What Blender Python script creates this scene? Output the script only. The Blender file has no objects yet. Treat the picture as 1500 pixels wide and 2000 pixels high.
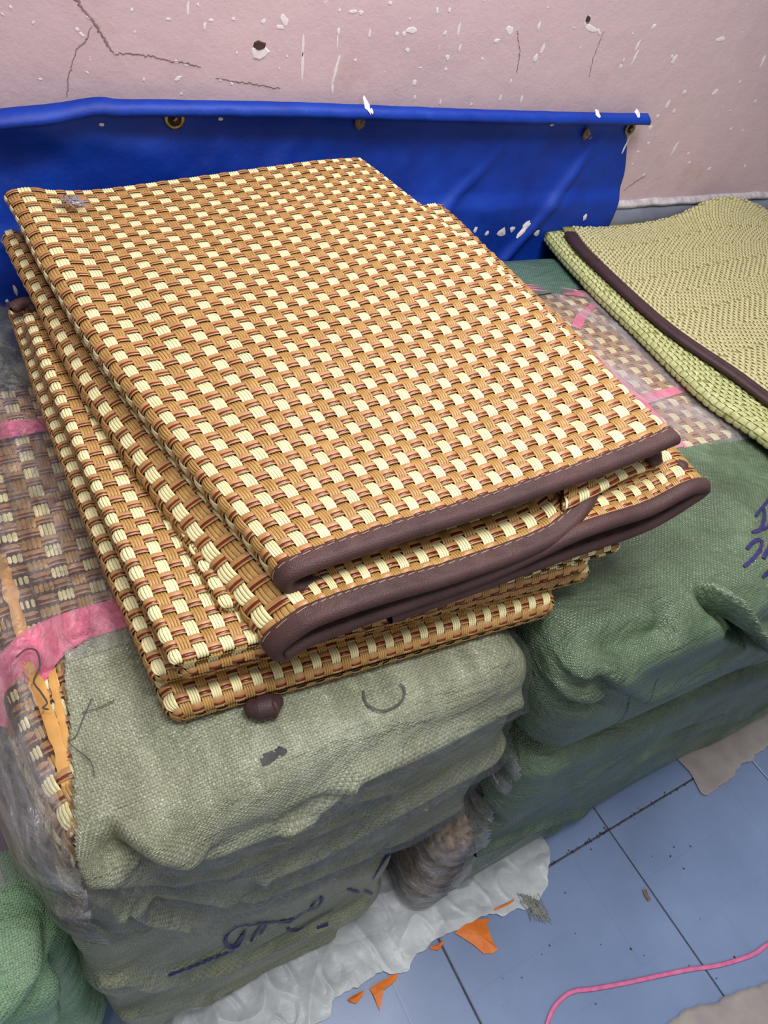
import bpy, math, random
import numpy as np
from mathutils import Matrix, Vector
rng = np.random.default_rng(7)
random.seed(7)

# ------------------------------------------------------------------ camera
# unit: camera height above the floor = 1; U metres per unit
U = 1.6
F = 1356.0
def nrm(v):
    v = np.array(v, float); return v / np.linalg.norm(v)
AX = nrm((2684, 739, -F)); AY = nrm((-1146, 1672, -F)); AZ = np.cross(AX, AY); AY = nrm(np.cross(AZ, AX))
RW = np.stack([AX, AY, AZ])
EYE = np.array([0.0, 0.0, 1.0])
cd = bpy.data.cameras.new('camera'); cam = bpy.data.objects.new('camera', cd)
bpy.context.scene.collection.objects.link(cam)
cd.sensor_fit = 'VERTICAL'; cd.sensor_height = 36.0; cd.lens = F / 2000 * 36.0
cd.clip_start = 0.02
m = Matrix([list(RW[i]) for i in range(3)]).to_4x4(); m.translation = Vector(EYE * U)
cam.matrix_world = m
bpy.context.scene.camera = cam
# ------------------------------------------------------------------ light, world, exposure
sc = bpy.context.scene
sc.view_settings.view_transform = 'Standard'; sc.view_settings.look = 'None'
sc.view_settings.exposure = -0.26; sc.view_settings.gamma = 1.0
sc.view_settings.use_curve_mapping = False
w = bpy.data.worlds.new('world'); sc.world = w; w.use_nodes = True
w.node_tree.nodes['Background'].inputs[0].default_value = (1.0, 0.98, 0.95, 1)
w.node_tree.nodes['Background'].inputs[1].default_value = 0.34
def area(name, loc, tgt, sx, sy, power, col):
    l = bpy.data.lights.new(name, 'AREA'); l.shape = 'RECTANGLE'; l.size = sx; l.size_y = sy
    l.energy = power; l.color = col
    o = bpy.data.objects.new(name, l); sc.collection.objects.link(o)
    o.location = Vector(loc) * U
    o.rotation_euler = (Vector(tgt) - Vector(loc)).to_track_quat('-Z', 'Y').to_euler()
    return o
area('ceiling_tube_light', (0.50, 0.34, 1.80), (0.48, 0.36, 0.5), 1.3, 0.08, 46, (1.0, 0.97, 0.92))
area('added_glint_light', (0.10, 0.02, 1.80), (0.2, 0.2, 0.5), 1.1, 0.05, 26, (1.0, 0.98, 0.95))  # added overhead light that brings out glints on the sacks, no known fixture
area('front_fill_light', (0.2, -1.6, 1.7), (0.3, 0.2, 0.4), 1.3, 0.6, 18, (1.0, 0.98, 0.94))  # added soft fill from the front to lift the bundle faces, no known fixture

# ------------------------------------------------------------------ helpers
COL = sc.collection
def at(px, py, y=None, z=None, k=0.0):
    d = RW @ np.array([px - 750.0, 1000.0 - py, -F])
    if z is not None: t = (z - 1.0) / d[2]
    else: t = y / (d[1] - k * d[0])        # plane  Y = y + k X
    return EYE + t * d
def mesh(name, V, Fc, mat=None, parent=None, smooth=True, uv=None, loc=None):
    """V (n,3) in units, Fc (m,4) or (m,3) ints"""
    V = np.asarray(V, float); Fc = np.asarray(Fc, dtype=np.int64)
    if loc is None: loc = np.zeros(3)
    me = bpy.data.meshes.new(name)
    nf, k = Fc.shape
    me.vertices.add(len(V)); me.vertices.foreach_set('co', ((V - loc) * U).ravel())
    me.loops.add(nf * k); me.loops.foreach_set('vertex_index', Fc.ravel().astype(np.int32))
    me.polygons.add(nf); me.polygons.foreach_set('loop_start', np.arange(0, nf * k, k, dtype=np.int32))
    me.polygons.foreach_set('loop_total', np.full(nf, k, dtype=np.int32))
    me.polygons.foreach_set('use_smooth', np.full(nf, smooth, dtype=bool))
    if uv is not None:
        l = me.uv_layers.new(name='uv'); l.data.foreach_set('uv', np.asarray(uv)[Fc.ravel()].astype(np.float32).ravel())
    me.update(calc_edges=True); me.validate()
    if mat: me.materials.append(mat)
    o = bpy.data.objects.new(name, me); COL.objects.link(o)
    o.location = np.array(loc) * U
    if parent is not None:
        o.parent = parent
        o.location = (np.array(loc) * U) - np.array(parent.get('_w', (0, 0, 0)))
    o['_w'] = [float(a) for a in np.array(loc) * U]
    return o
def thing(name, label, cat, loc=(0, 0, 0), group=None, kind=None):
    o = bpy.data.objects.new(name, None); COL.objects.link(o); o.location = Vector(loc) * U
    o.empty_display_size = 0.05
    o['_w'] = [float(a) * U for a in loc]
    if label: o['label'] = label
    if cat: o['category'] = cat
    if group: o['group'] = group
    if kind: o['kind'] = kind
    return o
def tag(o, label=None, cat=None, group=None, kind=None):
    if label: o['label'] = label
    if cat: o['category'] = cat
    if group: o['group'] = group
    if kind: o['kind'] = kind
    return o
def gridfaces(nu, nv, off=0):
    a = np.arange(nu - 1)[:, None] * nv + np.arange(nv - 1)[None, :]
    a = a.ravel() + off
    return np.stack([a, a + nv, a + nv + 1, a + 1], 1)
def compact(V, Fc, uv=None):
    u, inv = np.unique(Fc.ravel(), return_inverse=True)
    r = (V[u], inv.reshape(Fc.shape))
    return r if uv is None else r + (uv[u],)
def cr(P, n):
    P = np.asarray(P, float); Q = np.vstack([2 * P[0] - P[1], P, 2 * P[-1] - P[-2]])
    out = []
    t = np.linspace(0, 1, n, endpoint=False)[:, None]
    for i in range(len(P) - 1):
        a, b, c, d = Q[i:i + 4]
        out.append(0.5 * (2 * b + (c - a) * t + (2 * a - 5 * b + 4 * c - d) * t**2 + (3 * b - a - 3 * c + d) * t**3))
    out.append(P[-1:])
    return np.vstack(out)
def resample(P, n):
    P = np.asarray(P, float); d = np.r_[0, np.cumsum(np.linalg.norm(np.diff(P, axis=0), axis=1))]
    t = np.linspace(0, d[-1], n)
    return np.stack([np.interp(t, d, P[:, i]) for i in range(P.shape[1])], 1)
# lattice noise, smooth
_NT = rng.random((64, 64, 64)) * 2 - 1
def noise(P, f):
    P = np.asarray(P, float) * f + 100.0
    i = np.floor(P).astype(int); t = P - i; t = t * t * (3 - 2 * t)
    r = 0
    for a in (0, 1):
        for b in (0, 1):
            for c in (0, 1):
                wgt = (t[..., 0] if a else 1 - t[..., 0]) * (t[..., 1] if b else 1 - t[..., 1]) * (t[..., 2] if c else 1 - t[..., 2])
                r = r + wgt * _NT[(i[..., 0] + a) % 64, (i[..., 1] + b) % 64, (i[..., 2] + c) % 64]
    return r

# ------------------------------------------------------------------ materials
def srgb(r, g, b):
    f = lambda c: (c / 255 / 12.92) if c / 255 <= 0.04045 else ((c / 255 + 0.055) / 1.055) ** 2.4
    return (f(r), f(g), f(b), 1)
class NT:
    def __init__(s, name):
        s.m = bpy.data.materials.new(name); s.m.use_nodes = True; s.t = s.m.node_tree
        s.b = s.t.nodes['Principled BSDF']; s.out = s.t.nodes['Material Output']
    def n(s, typ, **kw):
        x = s.t.nodes.new(typ)
        for k, v in kw.items():
            if k in ('ins',):
                for a, b in v.items():
                    if isinstance(b, bpy.types.NodeSocket): s.t.links.new(b, x.inputs[a])
                    else: x.inputs[a].default_value = b
            else: setattr(x, k, v)
        return x
    def l(s, a, b): s.t.links.new(a, b)
    def noise(s, vec, scale, detail=4, rough=0.6):
        return s.n('ShaderNodeTexNoise', ins={'Vector': vec, 'Scale': scale, 'Detail': detail, 'Roughness': rough})
    def ramp(s, fac, stops):
        r = s.n('ShaderNodeValToRGB', ins={'Fac': fac}); e = r.color_ramp.elements
        while len(e) < len(stops): e.new(0.5)
        for i, (p, c) in enumerate(stops): e[i].position = p; e[i].color = c
        return r.outputs[0]
    def bump(s, h, strength=0.3, dist=0.002, nrm=None):
        ins = {'Height': h, 'Strength': strength, 'Distance': dist}
        if nrm is not None: ins['Normal'] = nrm
        return s.n('ShaderNodeBump', ins=ins).outputs[0]
    def math(s, op, a, b=0.0, c=None):
        x = s.n('ShaderNodeMath', operation=op)
        for i, v in enumerate((a, b) if c is None else (a, b, c)):
            if isinstance(v, bpy.types.NodeSocket): s.l(v, x.inputs[i])
            else: x.inputs[i].default_value = v
        return x.outputs[0]
def strand_mat(name, c1, c2, rough=0.42, spec=0.5):
    t = NT(name); g = t.n('ShaderNodeNewGeometry'); tc = t.n('ShaderNodeTexCoord')
    n = t.noise(tc.outputs['Object'], 90, 3)
    r = t.ramp(n.outputs[0], [(0.3, c1), (0.7, c2)])
    t.l(r, t.b.inputs['Base Color']); t.b.inputs['Roughness'].default_value = rough
    t.b.inputs['Specular IOR Level'].default_value = spec
    f = t.noise(tc.outputs['Object'], 700, 2)
    t.l(t.bump(f.outputs[0], 0.25, 0.0006), t.b.inputs['Normal'])
    return t.m
M_CREAM = strand_mat('cream_strand', srgb(222, 212, 158), srgb(238, 230, 184))
M_TAN = strand_mat('tan_strand', srgb(160, 120, 64), srgb(184, 144, 86))
M_PINKTAN = strand_mat('weft_tan_strand', srgb(158, 112, 66), srgb(182, 136, 88))
M_RED = strand_mat('redbrown_strand', srgb(88, 28, 12), srgb(116, 44, 22), 0.28, 0.5)
M_BACK = strand_mat('weave_backing', srgb(60, 36, 16), srgb(86, 54, 26), 0.7, 0.2)
M_INNER = strand_mat('weave_underside', srgb(96, 66, 34), srgb(124, 88, 48), 0.8, 0.2)
def fabric(name, c1, c2, scale=900, rough=0.6, bump=0.5):
    t = NT(name); tc = t.n('ShaderNodeTexCoord')
    v = t.n('ShaderNodeTexVoronoi', ins={'Vector': tc.outputs['Object'], 'Scale': scale})
    n = t.noise(tc.outputs['Object'], 25)
    t.l(t.ramp(n.outputs[0], [(0.3, c1), (0.7, c2)]), t.b.inputs['Base Color'])
    t.b.inputs['Roughness'].default_value = rough; t.b.inputs['Specular IOR Level'].default_value = 0.35
    t.l(t.bump(v.outputs['Distance'], bump, 0.001), t.b.inputs['Normal'])
    return t.m
M_BIND = fabric('brown_binding', srgb(62, 40, 42), srgb(80, 54, 54), 700, 0.55, 0.45)
M_BIND_DK = fabric('dark_brown_binding', srgb(54, 34, 40), srgb(68, 46, 50), 600, 0.5, 0.4)
M_STITCH = fabric('stitch_thread', srgb(150, 118, 100), srgb(176, 146, 122), 900, 0.6, 0.1)
def sack_mat(name, c1, c2, c3, hi):
    """woven polypropylene: flat tapes crossing at about 2.5 mm, uv in metres"""
    t = NT(name); uv = t.n('ShaderNodeUVMap'); tc = t.n('ShaderNodeTexCoord')
    w1 = t.noise(tc.outputs['Object'], 5, 3)
    mp = t.n('ShaderNodeVectorMath', operation='MULTIPLY_ADD', ins={0: w1.outputs['Color'], 1: (0.012, 0.012, 0), 2: uv.outputs[0]})
    sep = t.n('ShaderNodeSeparateXYZ', ins={0: mp.outputs[0]})
    per = 0.0034
    ch = t.n('ShaderNodeTexChecker', ins={'Vector': mp.outputs[0], 'Scale': 1 / per})
    sx = t.math('ABSOLUTE', t.math('SINE', t.math('MULTIPLY', sep.outputs[0], math.pi / per)))
    sy = t.math('ABSOLUTE', t.math('SINE', t.math('MULTIPLY', sep.outputs[1], math.pi / per)))
    mx = t.n('ShaderNodeMix', data_type='FLOAT', ins={0: ch.outputs['Fac'], 2: sx, 3: sy}).outputs[0]
    big = t.noise(tc.outputs['Object'], 7, 5)
    fine = t.noise(tc.outputs['Object'], 260, 3, 0.8)
    col = t.ramp(big.outputs[0], [(0.3, c1), (0.52, c2), (0.72, c3)])
    sp = t.ramp(fine.outputs[0], [(0.35, (0.62, 0.62, 0.62, 1)), (0.7, (1.25, 1.25, 1.2, 1))])
    c = t.n('ShaderNodeMix', data_type='RGBA', blend_type='MULTIPLY', ins={0: 0.55, 6: col, 7: sp}).outputs[2]
    dk = t.ramp(mx, [(0.0, (0.5, 0.5, 0.5, 1)), (0.45, (1, 1, 1, 1))])
    c = t.n('ShaderNodeMix', data_type='RGBA', blend_type='MULTIPLY', ins={0: 0.7, 6: c, 7: dk}).outputs[2]
    t.l(c, t.b.inputs['Base Color'])
    rr = t.ramp(fine.outputs[0], [(0.38, (0.46, 0.46, 0.46, 1)), (0.62, (0.17, 0.17, 0.17, 1))])
    t.l(rr, t.b.inputs['Roughness'])
    t.b.inputs['Specular IOR Level'].default_value = 0.75
    wmp = t.n('ShaderNodeMapping', ins={'Vector': tc.outputs['Object'], 'Scale': (0.45, 0.8, 1.5), 'Rotation': (0.0, 0.25, 0.0)})
    wr = t.noise(wmp.outputs[0], 16, 6, 0.6); wr.inputs['Distortion'].default_value = 0.6
    nb = t.bump(wr.outputs[0], 0.9, 0.022)
    nb = t.bump(fine.outputs[0], 0.6, 0.0014, nb)
    t.l(t.bump(mx, 0.7, 0.0009, nb), t.b.inputs['Normal'])
    return t.m
M_GRAY = sack_mat('grey_sack', srgb(124, 128, 104), srgb(144, 148, 124), srgb(158, 164, 144), 0)
M_GREEN = sack_mat('green_sack', srgb(72, 90, 70), srgb(90, 110, 86), srgb(112, 136, 110), 0)
M_LGREEN = sack_mat('light_green_sack', srgb(118, 162, 124), srgb(146, 184, 148), srgb(176, 206, 178), 0)
M_TEAL = sack_mat('teal_sack', srgb(70, 100, 90), srgb(84, 116, 104), srgb(100, 128, 114), 0)
def film(name, haze=0.10, tint=(0.93, 0.94, 0.97, 1), bscale=22, strength=0.9, gl_=0.7):
    t = NT(name); tc = t.n('ShaderNodeTexCoord')
    st = t.n('ShaderNodeMapping', ins={'Vector': tc.outputs['Object'], 'Scale': (1.0, 0.35, 1.6), 'Rotation': (0, 0, 0.5)})
    n = t.noise(st.outputs[0], bscale, 6, 0.6); n.inputs['Distortion'].default_value = 1.2
    b = t.bump(n.outputs[0], strength, 0.02)
    tr = t.n('ShaderNodeBsdfTransparent', ins={'Color': (1, 1, 1, 1)})
    gl = t.n('ShaderNodeBsdfGlossy', ins={'Color': (1, 1, 1, 1), 'Roughness': 0.12, 'Normal': b})
    df = t.n('ShaderNodeBsdfDiffuse', ins={'Color': tint, 'Normal': b})
    fr = t.n('ShaderNodeFresnel', ins={'IOR': 1.5, 'Normal': b})
    hz = t.n('ShaderNodeMix', data_type='FLOAT', ins={0: t.ramp(n.outputs[0], [(0.42, (0, 0, 0, 1)), (0.72, (1, 1, 1, 1))]), 2: haze * 0.5, 3: haze * 2.2}).outputs[0]
    m1 = t.n('ShaderNodeMixShader', ins={0: hz, 1: tr.outputs[0], 2: df.outputs[0]})
    m2 = t.n('ShaderNodeMixShader', ins={0: t.math('MULTIPLY', fr.outputs[0], gl_), 1: m1.outputs[0], 2: gl.outputs[0]})
    t.l(m2.outputs[0], t.out.inputs['Surface'])
    return t.m
M_FILM = film('clear_wrap', 0.085, (0.88, 0.86, 0.92, 1), 38, 1.0, 1.2)
M_FILM_THIN = film('tight_clear_wrap', 0.012, (0.7, 0.7, 0.75, 1), 30, 1.0, 0.45)
M_FILM_HAZY = film('hazy_wrap', 0.34, (0.52, 0.49, 0.56, 1), 9)
M_FILM_MAUVE = film('mauve_wrap', 0.42, (0.55, 0.44, 0.55, 1), 9)
def plain(name, c, rough=0.5, c2=None, scale=20, spec=0.5, metal=0.0, bump=0.0, bscale=200):
    t = NT(name); tc = t.n('ShaderNodeTexCoord')
    n = t.noise(tc.outputs['Object'], scale)
    t.l(t.ramp(n.outputs[0], [(0.35, c), (0.65, c2 or c)]), t.b.inputs['Base Color'])
    t.b.inputs['Roughness'].default_value = rough; t.b.inputs['Specular IOR Level'].default_value = spec
    t.b.inputs['Metallic'].default_value = metal
    if bump:
        n2 = t.noise(tc.outputs['Object'], bscale)
        t.l(t.bump(n2.outputs[0], bump, 0.003), t.b.inputs['Normal'])
    return t.m
M_PINK = plain('pink_ribbon', srgb(226, 96, 140), 0.3, srgb(240, 130, 165), 40, 0.6, 0, 0.5, 60)
M_OCHRE = plain('ochre_binding', srgb(196, 140, 64), 0.6, srgb(214, 160, 84), 30)
M_INK = plain('purple_marker', srgb(34, 28, 84), 0.5, srgb(48, 40, 104), 60)
M_BRASS = plain('brass_grommet', srgb(150, 136, 96), 0.35, srgb(120, 104, 70), 90, 0.5, 0.8)
M_RUST = plain('rusty_nail', srgb(120, 84, 62), 0.8, srgb(150, 130, 116), 120)
M_CHIP = plain('bare_white_plaster', srgb(224, 216, 222), 0.9, srgb(208, 198, 206), 60)
M_CRACK = plain('crack_dark', srgb(122, 100, 104), 0.9, srgb(140, 118, 120), 60)
M_HOLE = plain('hole_dark', srgb(52, 36, 32), 0.95, srgb(70, 50, 44), 60)
M_ORANGE = plain('orange_plastic', srgb(222, 112, 30), 0.5, srgb(232, 128, 44), 50, 0.5, 0, 0.4, 80)
M_WHITE_SHEET = plain('white_plastic_sheet', srgb(176, 182, 190), 0.4, srgb(204, 210, 218), 14, 0.5, 0, 0.8, 26)
M_CARD = plain('beige_cloth', srgb(150, 142, 146), 0.7, srgb(166, 158, 156), 16, 0.3, 0, 0.5, 40)
M_RIBBON = plain('pink_string', srgb(206, 100, 150), 0.5, srgb(224, 122, 168), 60)
M_THREAD = plain('dark_thread', srgb(60, 62, 58), 0.7)
M_FRAY = plain('grey_frayed_thread', srgb(124, 124, 118), 0.6, srgb(150, 150, 142), 80)
M_GRIME = plain('grime', srgb(46, 48, 56), 0.9, srgb(70, 66, 64), 80)
M_LINT = plain('grey_lint', srgb(110, 106, 130), 0.9, srgb(140, 134, 154), 90)
def tarp_mat():
    t = NT('blue_tarpaulin'); tc = t.n('ShaderNodeTexCoord')
    n = t.noise(tc.outputs['Object'], 8, 5)
    t.l(t.ramp(n.outputs[0], [(0.3, srgb(0, 40, 140)), (0.7, srgb(0, 58, 170))]), t.b.inputs['Base Color'])
    t.b.inputs['Roughness'].default_value = 0.55; t.b.inputs['Specular IOR Level'].default_value = 0.35
    n2 = t.noise(tc.outputs['Object'], 60, 5); n3 = t.noise(tc.outputs['Object'], 900, 2)
    t.l(t.bump(n3.outputs[0], 0.15, 0.001, t.bump(n2.outputs[0], 0.3, 0.004)), t.b.inputs['Normal'])
    return t.m
M_TARP = tarp_mat()
def wall_mat():
    t = NT('pink_plaster'); tc = t.n('ShaderNodeTexCoord')
    a = t.noise(tc.outputs['Object'], 2.2, 6, 0.6)
    col = t.ramp(a.outputs[0], [(0.3, srgb(184, 160, 172)), (0.55, srgb(196, 172, 182)), (0.75, srgb(192, 166, 174))])
    st = t.noise(tc.outputs['Object'], 5, 5, 0.75)
    msk = t.ramp(st.outputs[0], [(0.6, (0, 0, 0, 1)), (0.75, (1, 1, 1, 1))])
    col = t.n('ShaderNodeMix', data_type='RGBA', ins={0: t.math('MULTIPLY', msk, 0.45), 6: col, 7: srgb(170, 142, 136)}).outputs[2]
    fl = t.noise(tc.outputs['Object'], 55, 4, 0.7)
    m2 = t.ramp(fl.outputs[0], [(0.70, (0, 0, 0, 1)), (0.73, (1, 1, 1, 1))])
    col = t.n('ShaderNodeMix', data_type='RGBA', ins={0: t.math('MULTIPLY', m2, 0.8), 6: col, 7: srgb(226, 218, 226)}).outputs[2]
    t.l(col, t.b.inputs['Base Color']); t.b.inputs['Roughness'].default_value = 0.85
    g = t.noise(tc.outputs['Object'], 220, 5, 0.7); g2 = t.noise(tc.outputs['Object'], 12, 4)
    t.l(t.bump(g.outputs[0], 0.35, 0.002, t.bump(g2.outputs[0], 0.3, 0.01)), t.b.inputs['Normal'])
    return t.m
M_WALL = wall_mat()
M_DADO = plain('grey_blue_rail', srgb(96, 102, 118), 0.4, srgb(116, 122, 138), 8, 0.5, 0, 0.2, 40)
M_LEDGE = plain('flaking_ledge', srgb(160, 152, 160), 0.8, srgb(196, 190, 198), 40, 0.3, 0, 0.8, 90)
def tile_mat():
    t = NT('blue_floor_tile'); tc = t.n('ShaderNodeTexCoord')
    a = t.noise(tc.outputs['Object'], 5, 5)
    col = t.ramp(a.outputs[0], [(0.3, srgb(114, 134, 174)), (0.7, srgb(128, 148, 190))])
    sep = t.n('ShaderNodeSeparateXYZ', ins={0: tc.outputs['Object']})
    P = 0.2472 * U / 1.6     # half a tile: basket blocks
    ch = t.n('ShaderNodeTexChecker', ins={'Vector': t.n('ShaderNodeVectorMath', operation='ADD', ins={0: tc.outputs['Object'], 1: (0.0, 0.0, 0.1)}).outputs[0], 'Scale': 1 / P})
    def saw(s_, per):
        f = t.math('FRACT', t.math('DIVIDE', s_, per)); return t.math('ABSOLUTE', t.math('SUBTRACT', f, 0.5))
    lx = saw(sep.outputs[0], P / 2); ly = saw(sep.outputs[1], P / 2)
    ln = t.n('ShaderNodeMix', data_type='FLOAT', ins={0: ch.outputs['Fac'], 2: lx, 3: ly}).outputs[0]
    line = t.ramp(ln, [(0.0, (1, 1, 1, 1)), (0.475, (1, 1, 1, 1)), (0.5, (0.84, 0.85, 0.88, 1))])
    col = t.n('ShaderNodeMix', data_type='RGBA', blend_type='MULTIPLY', ins={0: 0.45, 6: col, 7: line}).outputs[2]
    sp = t.noise(tc.outputs['Object'], 34, 4, 0.7)
    mk = t.ramp(sp.outputs[0], [(0.73, (0, 0, 0, 1)), (0.76, (1, 1, 1, 1))])
    col = t.n('ShaderNodeMix', data_type='RGBA', ins={0: t.math('MULTIPLY', mk, 0.55), 6: col, 7: srgb(88, 84, 92)}).outputs[2]
    t.l(col, t.b.inputs['Base Color']); t.b.inputs['Roughness'].default_value = 0.35
    f = t.noise(tc.outputs['Object'], 300, 2)
    t.l(t.bump(f.outputs[0], 0.1, 0.001, t.bump(line, 0.4, 0.001)), t.b.inputs['Normal'])
    return t.m
M_TILE = tile_mat()
M_GROUT = plain('dirty_grout', srgb(70, 66, 62), 0.9, srgb(100, 94, 90), 60)
M_STRAW = strand_mat('straw_float', srgb(176, 170, 126), srgb(200, 192, 150), 0.5)
M_STRAW_G = strand_mat('greenish_float', srgb(160, 166, 108), srgb(198, 200, 150), 0.45)
M_STRAW_B = strand_mat('olive_straw_backing', srgb(126, 124, 72), srgb(146, 142, 88), 0.6, 0.3)

WALL_Y = 0.80
# ------------------------------------------------------------------ structure
def box(name, lo, hi, mat, parent=None, loc=None, smooth=False):
    lo = np.array(lo, float); hi = np.array(hi, float)
    V = np.array([[x, y, z] for x in (lo[0], hi[0]) for y in (lo[1], hi[1]) for z in (lo[2], hi[2])])
    Fc = [[0, 1, 3, 2], [4, 6, 7, 5], [0, 4, 5, 1], [2, 3, 7, 6], [0, 2, 6, 4], [1, 5, 7, 3]]
    return mesh(name, V, Fc, mat, parent, smooth, loc=loc)
floor = box('floor', (-0.95, -1.2, -0.06), (2.2, WALL_Y, -0.0035), M_GROUT); tag(floor, kind='structure')
T = 0.309; gx0, gy0 = 0.631, 0.0935; g = 0.0012
ti = None
tile_me = {}
for i in range(-5, 5):
    for j in range(-4, 3):
        x0 = gx0 + i * T; y0 = gy0 + j * T
        if x0 + T > 2.2 or x0 < -0.95 or y0 < -1.2: continue
        y1 = min(y0 + T, WALL_Y)
        key = round(y1 - y0, 4)
        c = np.array([x0, y0, 0.0])
        if key not in tile_me:
            e = 0.0012
            A = [(g, g), (T - g, g), (T - g, key - g), (g, key - g)]
            B = [(g + e, g + e), (T - g - e, g + e), (T - g - e, key - g - e), (g + e, key - g - e)]
            V = [(a, b, -0.006) for a, b in A] + [(a, b, -0.0009) for a, b in A] + [(a, b, 0.0) for a, b in B]
            Fc = [[k, (k + 1) % 4, 4 + (k + 1) % 4, 4 + k] for k in range(4)] + [[4 + k, 4 + (k + 1) % 4, 8 + (k + 1) % 4, 8 + k] for k in range(4)] + [[8, 9, 10, 11]]
            o = mesh('floor_tile', np.array(V) + c, Fc, M_TILE, floor, False, loc=c); tile_me[key] = o
        else:
            o = tile_me[key].copy(); COL.objects.link(o); o.location = c * U; o['_w'] = [float(a) * U for a in c]
        o.location.z += float(rng.uniform(-0.0006, 0.0002))
wall = box('wall_back', (-0.95, WALL_Y, -0.0035), (2.2, WALL_Y + 0.08, 1.75), M_WALL); tag(wall, kind='structure')
# grey rail running along the wall, ledge with flaking paint above it
rail_prof = [(0, 0.0), (0.010, 0.002), (0.016, 0.012), (0.017, 0.024), (0.012, 0.036), (0.004, 0.042), (0, 0.042)]
def extr(name, prof, x0, x1, zbase, mat, parent=None, nx=60, amp=0.0, lbl=None):
    xs = np.linspace(x0, x1, nx); P = cr(np.array([(a, b, 0) for a, b in prof]), 5)[:, :2]
    V = np.zeros((nx, len(P), 3)); V[..., 0] = xs[:, None]; V[..., 1] = WALL_Y - P[None, :, 0]; V[..., 2] = zbase + P[None, :, 1]
    V[..., 1] -= amp * noise(V, 40) * (P[None, :, 0] > 0.0005); V[..., 2] += amp * noise(V + 3, 30)
    return mesh(name, V.reshape(-1, 3), gridfaces(nx, len(P)), mat, parent)
tr = extr('trim_1', rail_prof, -0.9, 2.15, 0.560, M_DADO); tag(tr, kind='structure')
lg = extr('trim_2', [(0, 0), (0.007, 0.001), (0.009, 0.006), (0.004, 0.011), (0, 0.012)], -0.9, 2.15, 0.6015, M_LEDGE, None, 500, 0.0016); tag(lg, kind='structure')

# ---- wall wear: chips, cracks, hole (parts of the wall)
def blob(name, px, py, rx, ry, rot, mat, parent, raise_=0.0004, n=9):
    c = at(px, py, y=WALL_Y); s = (1.0 - 0) * np.linalg.norm(c - EYE) / F
    a = np.linspace(0, 2 * np.pi, n, endpoint=False); rr = 1 + 0.35 * rng.uniform(-1, 1, n)
    x = rx * s * np.cos(a) * rr; z = ry * s * np.sin(a) * rr
    X = x * math.cos(rot) - z * math.sin(rot); Z = x * math.sin(rot) + z * math.cos(rot)
    V = [(c[0] + X[i], WALL_Y - 0.0001, c[2] + Z[i]) for i in range(n)]
    V += [(c[0] + X[i] * 0.8, WALL_Y - raise_, c[2] + Z[i] * 0.8) for i in range(n)]
    V += [(c[0], WALL_Y - raise_, c[2])]
    Fc = [[i, (i + 1) % n, n + (i + 1) % n, n + i] for i in range(n)] + [[n + i, n + (i + 1) % n, 2 * n, 2 * n] for i in range(n)]
    V = np.array(V)
    q = [f for f in Fc if f[2] != f[3]]; tt = [[f[0], f[1], f[2]] for f in Fc if f[2] == f[3]]
    q3 = [[f[0], f[1], f[2]] for f in q] + [[f[0], f[2], f[3]] for f in q] + tt
    return mesh(name, V, q3, mat, parent, False, loc=c)
chips = [(367,18,3,14,0),(413,39,5,3,0),(400,52,3,8,0),(173,34,6,3,-.5),(150,57,4,3,0),(160,68,6,3,-.6),(329,37,5,3,0),(555,40,8,12,.2),(547,53,10,3,0),
 (514,42,5,4,0),(455,37,4,3,0),(690,22,12,4,.2),(705,25,5,4,0),(722,66,3,9,0),(592,90,3,22,0),(591,125,4,30,0),(661,62,4,10,0),(659,80,2,18,.1),(655,140,3,32,-.2),
 (649,175,3,10,0),(694,117,4,3,0),(347,154,10,4,.5),(345,121,6,3,0),(430,156,5,3,0),(452,163,5,3,-.4),(762,6,5,3,0),(804,60,14,6,0),(789,66,6,5,0),(854,22,4,6,.4),
 (878,20,3,5,0),(775,66,5,4,0),(796,98,6,4,-.4),(896,58,3,12,0),(898,95,3,8,0),(874,112,5,5,0),(942,115,3,3,0),(995,58,8,10,.4),(970,80,10,3,.3),
 (1052,52,3,8,0),(1046,114,6,8,.2),(1060,95,4,9,-.3),(1147,40,5,8,-.3),(1155,56,16,5,-.25),(1170,62,10,3,-.5),(1245,90,3,10,-.2),(1240,112,3,14,-.25),
 (1212,130,4,4,0),(1218,117,3,3,0),(1277,52,6,4,.5),(1316,117,6,9,-.3),(1408,76,12,4,.1),(1490,120,5,10,.1),(1396,180,8,5,.6),(1304,204,4,9,-.3),(1316,217,3,4,0),
 (1337,180,5,4,0),(1344,300,4,3,0),(1317,291,4,12,-.3),(1270,249,5,5,0),(1266,280,4,3,0),(809,162,4,6,-.3),(977,192,3,6,0),(1018,194,4,8,0),(810,190,3,5,0),
 (1235,320,4,3,0),(1284,227,4,4,0),(1475,198,3,3,0),(1450,255,3,3,0),(1385,330,6,3,.3),(560,110,3,3,0),(860,200,3,6,0)]
for c_ in chips: blob('plaster_chip', c_[0], c_[1], c_[2] * .75, c_[3] * .8, c_[4], M_CHIP, wall)
for _ in range(60):
    blob('plaster_chip', float(rng.uniform(0, 1500)), float(rng.uniform(-40, 380)), float(rng.uniform(1.2, 3)), float(rng.uniform(1.2, 4)), float(rng.uniform(-1, 1)), M_CHIP, wall, n=6)
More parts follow.
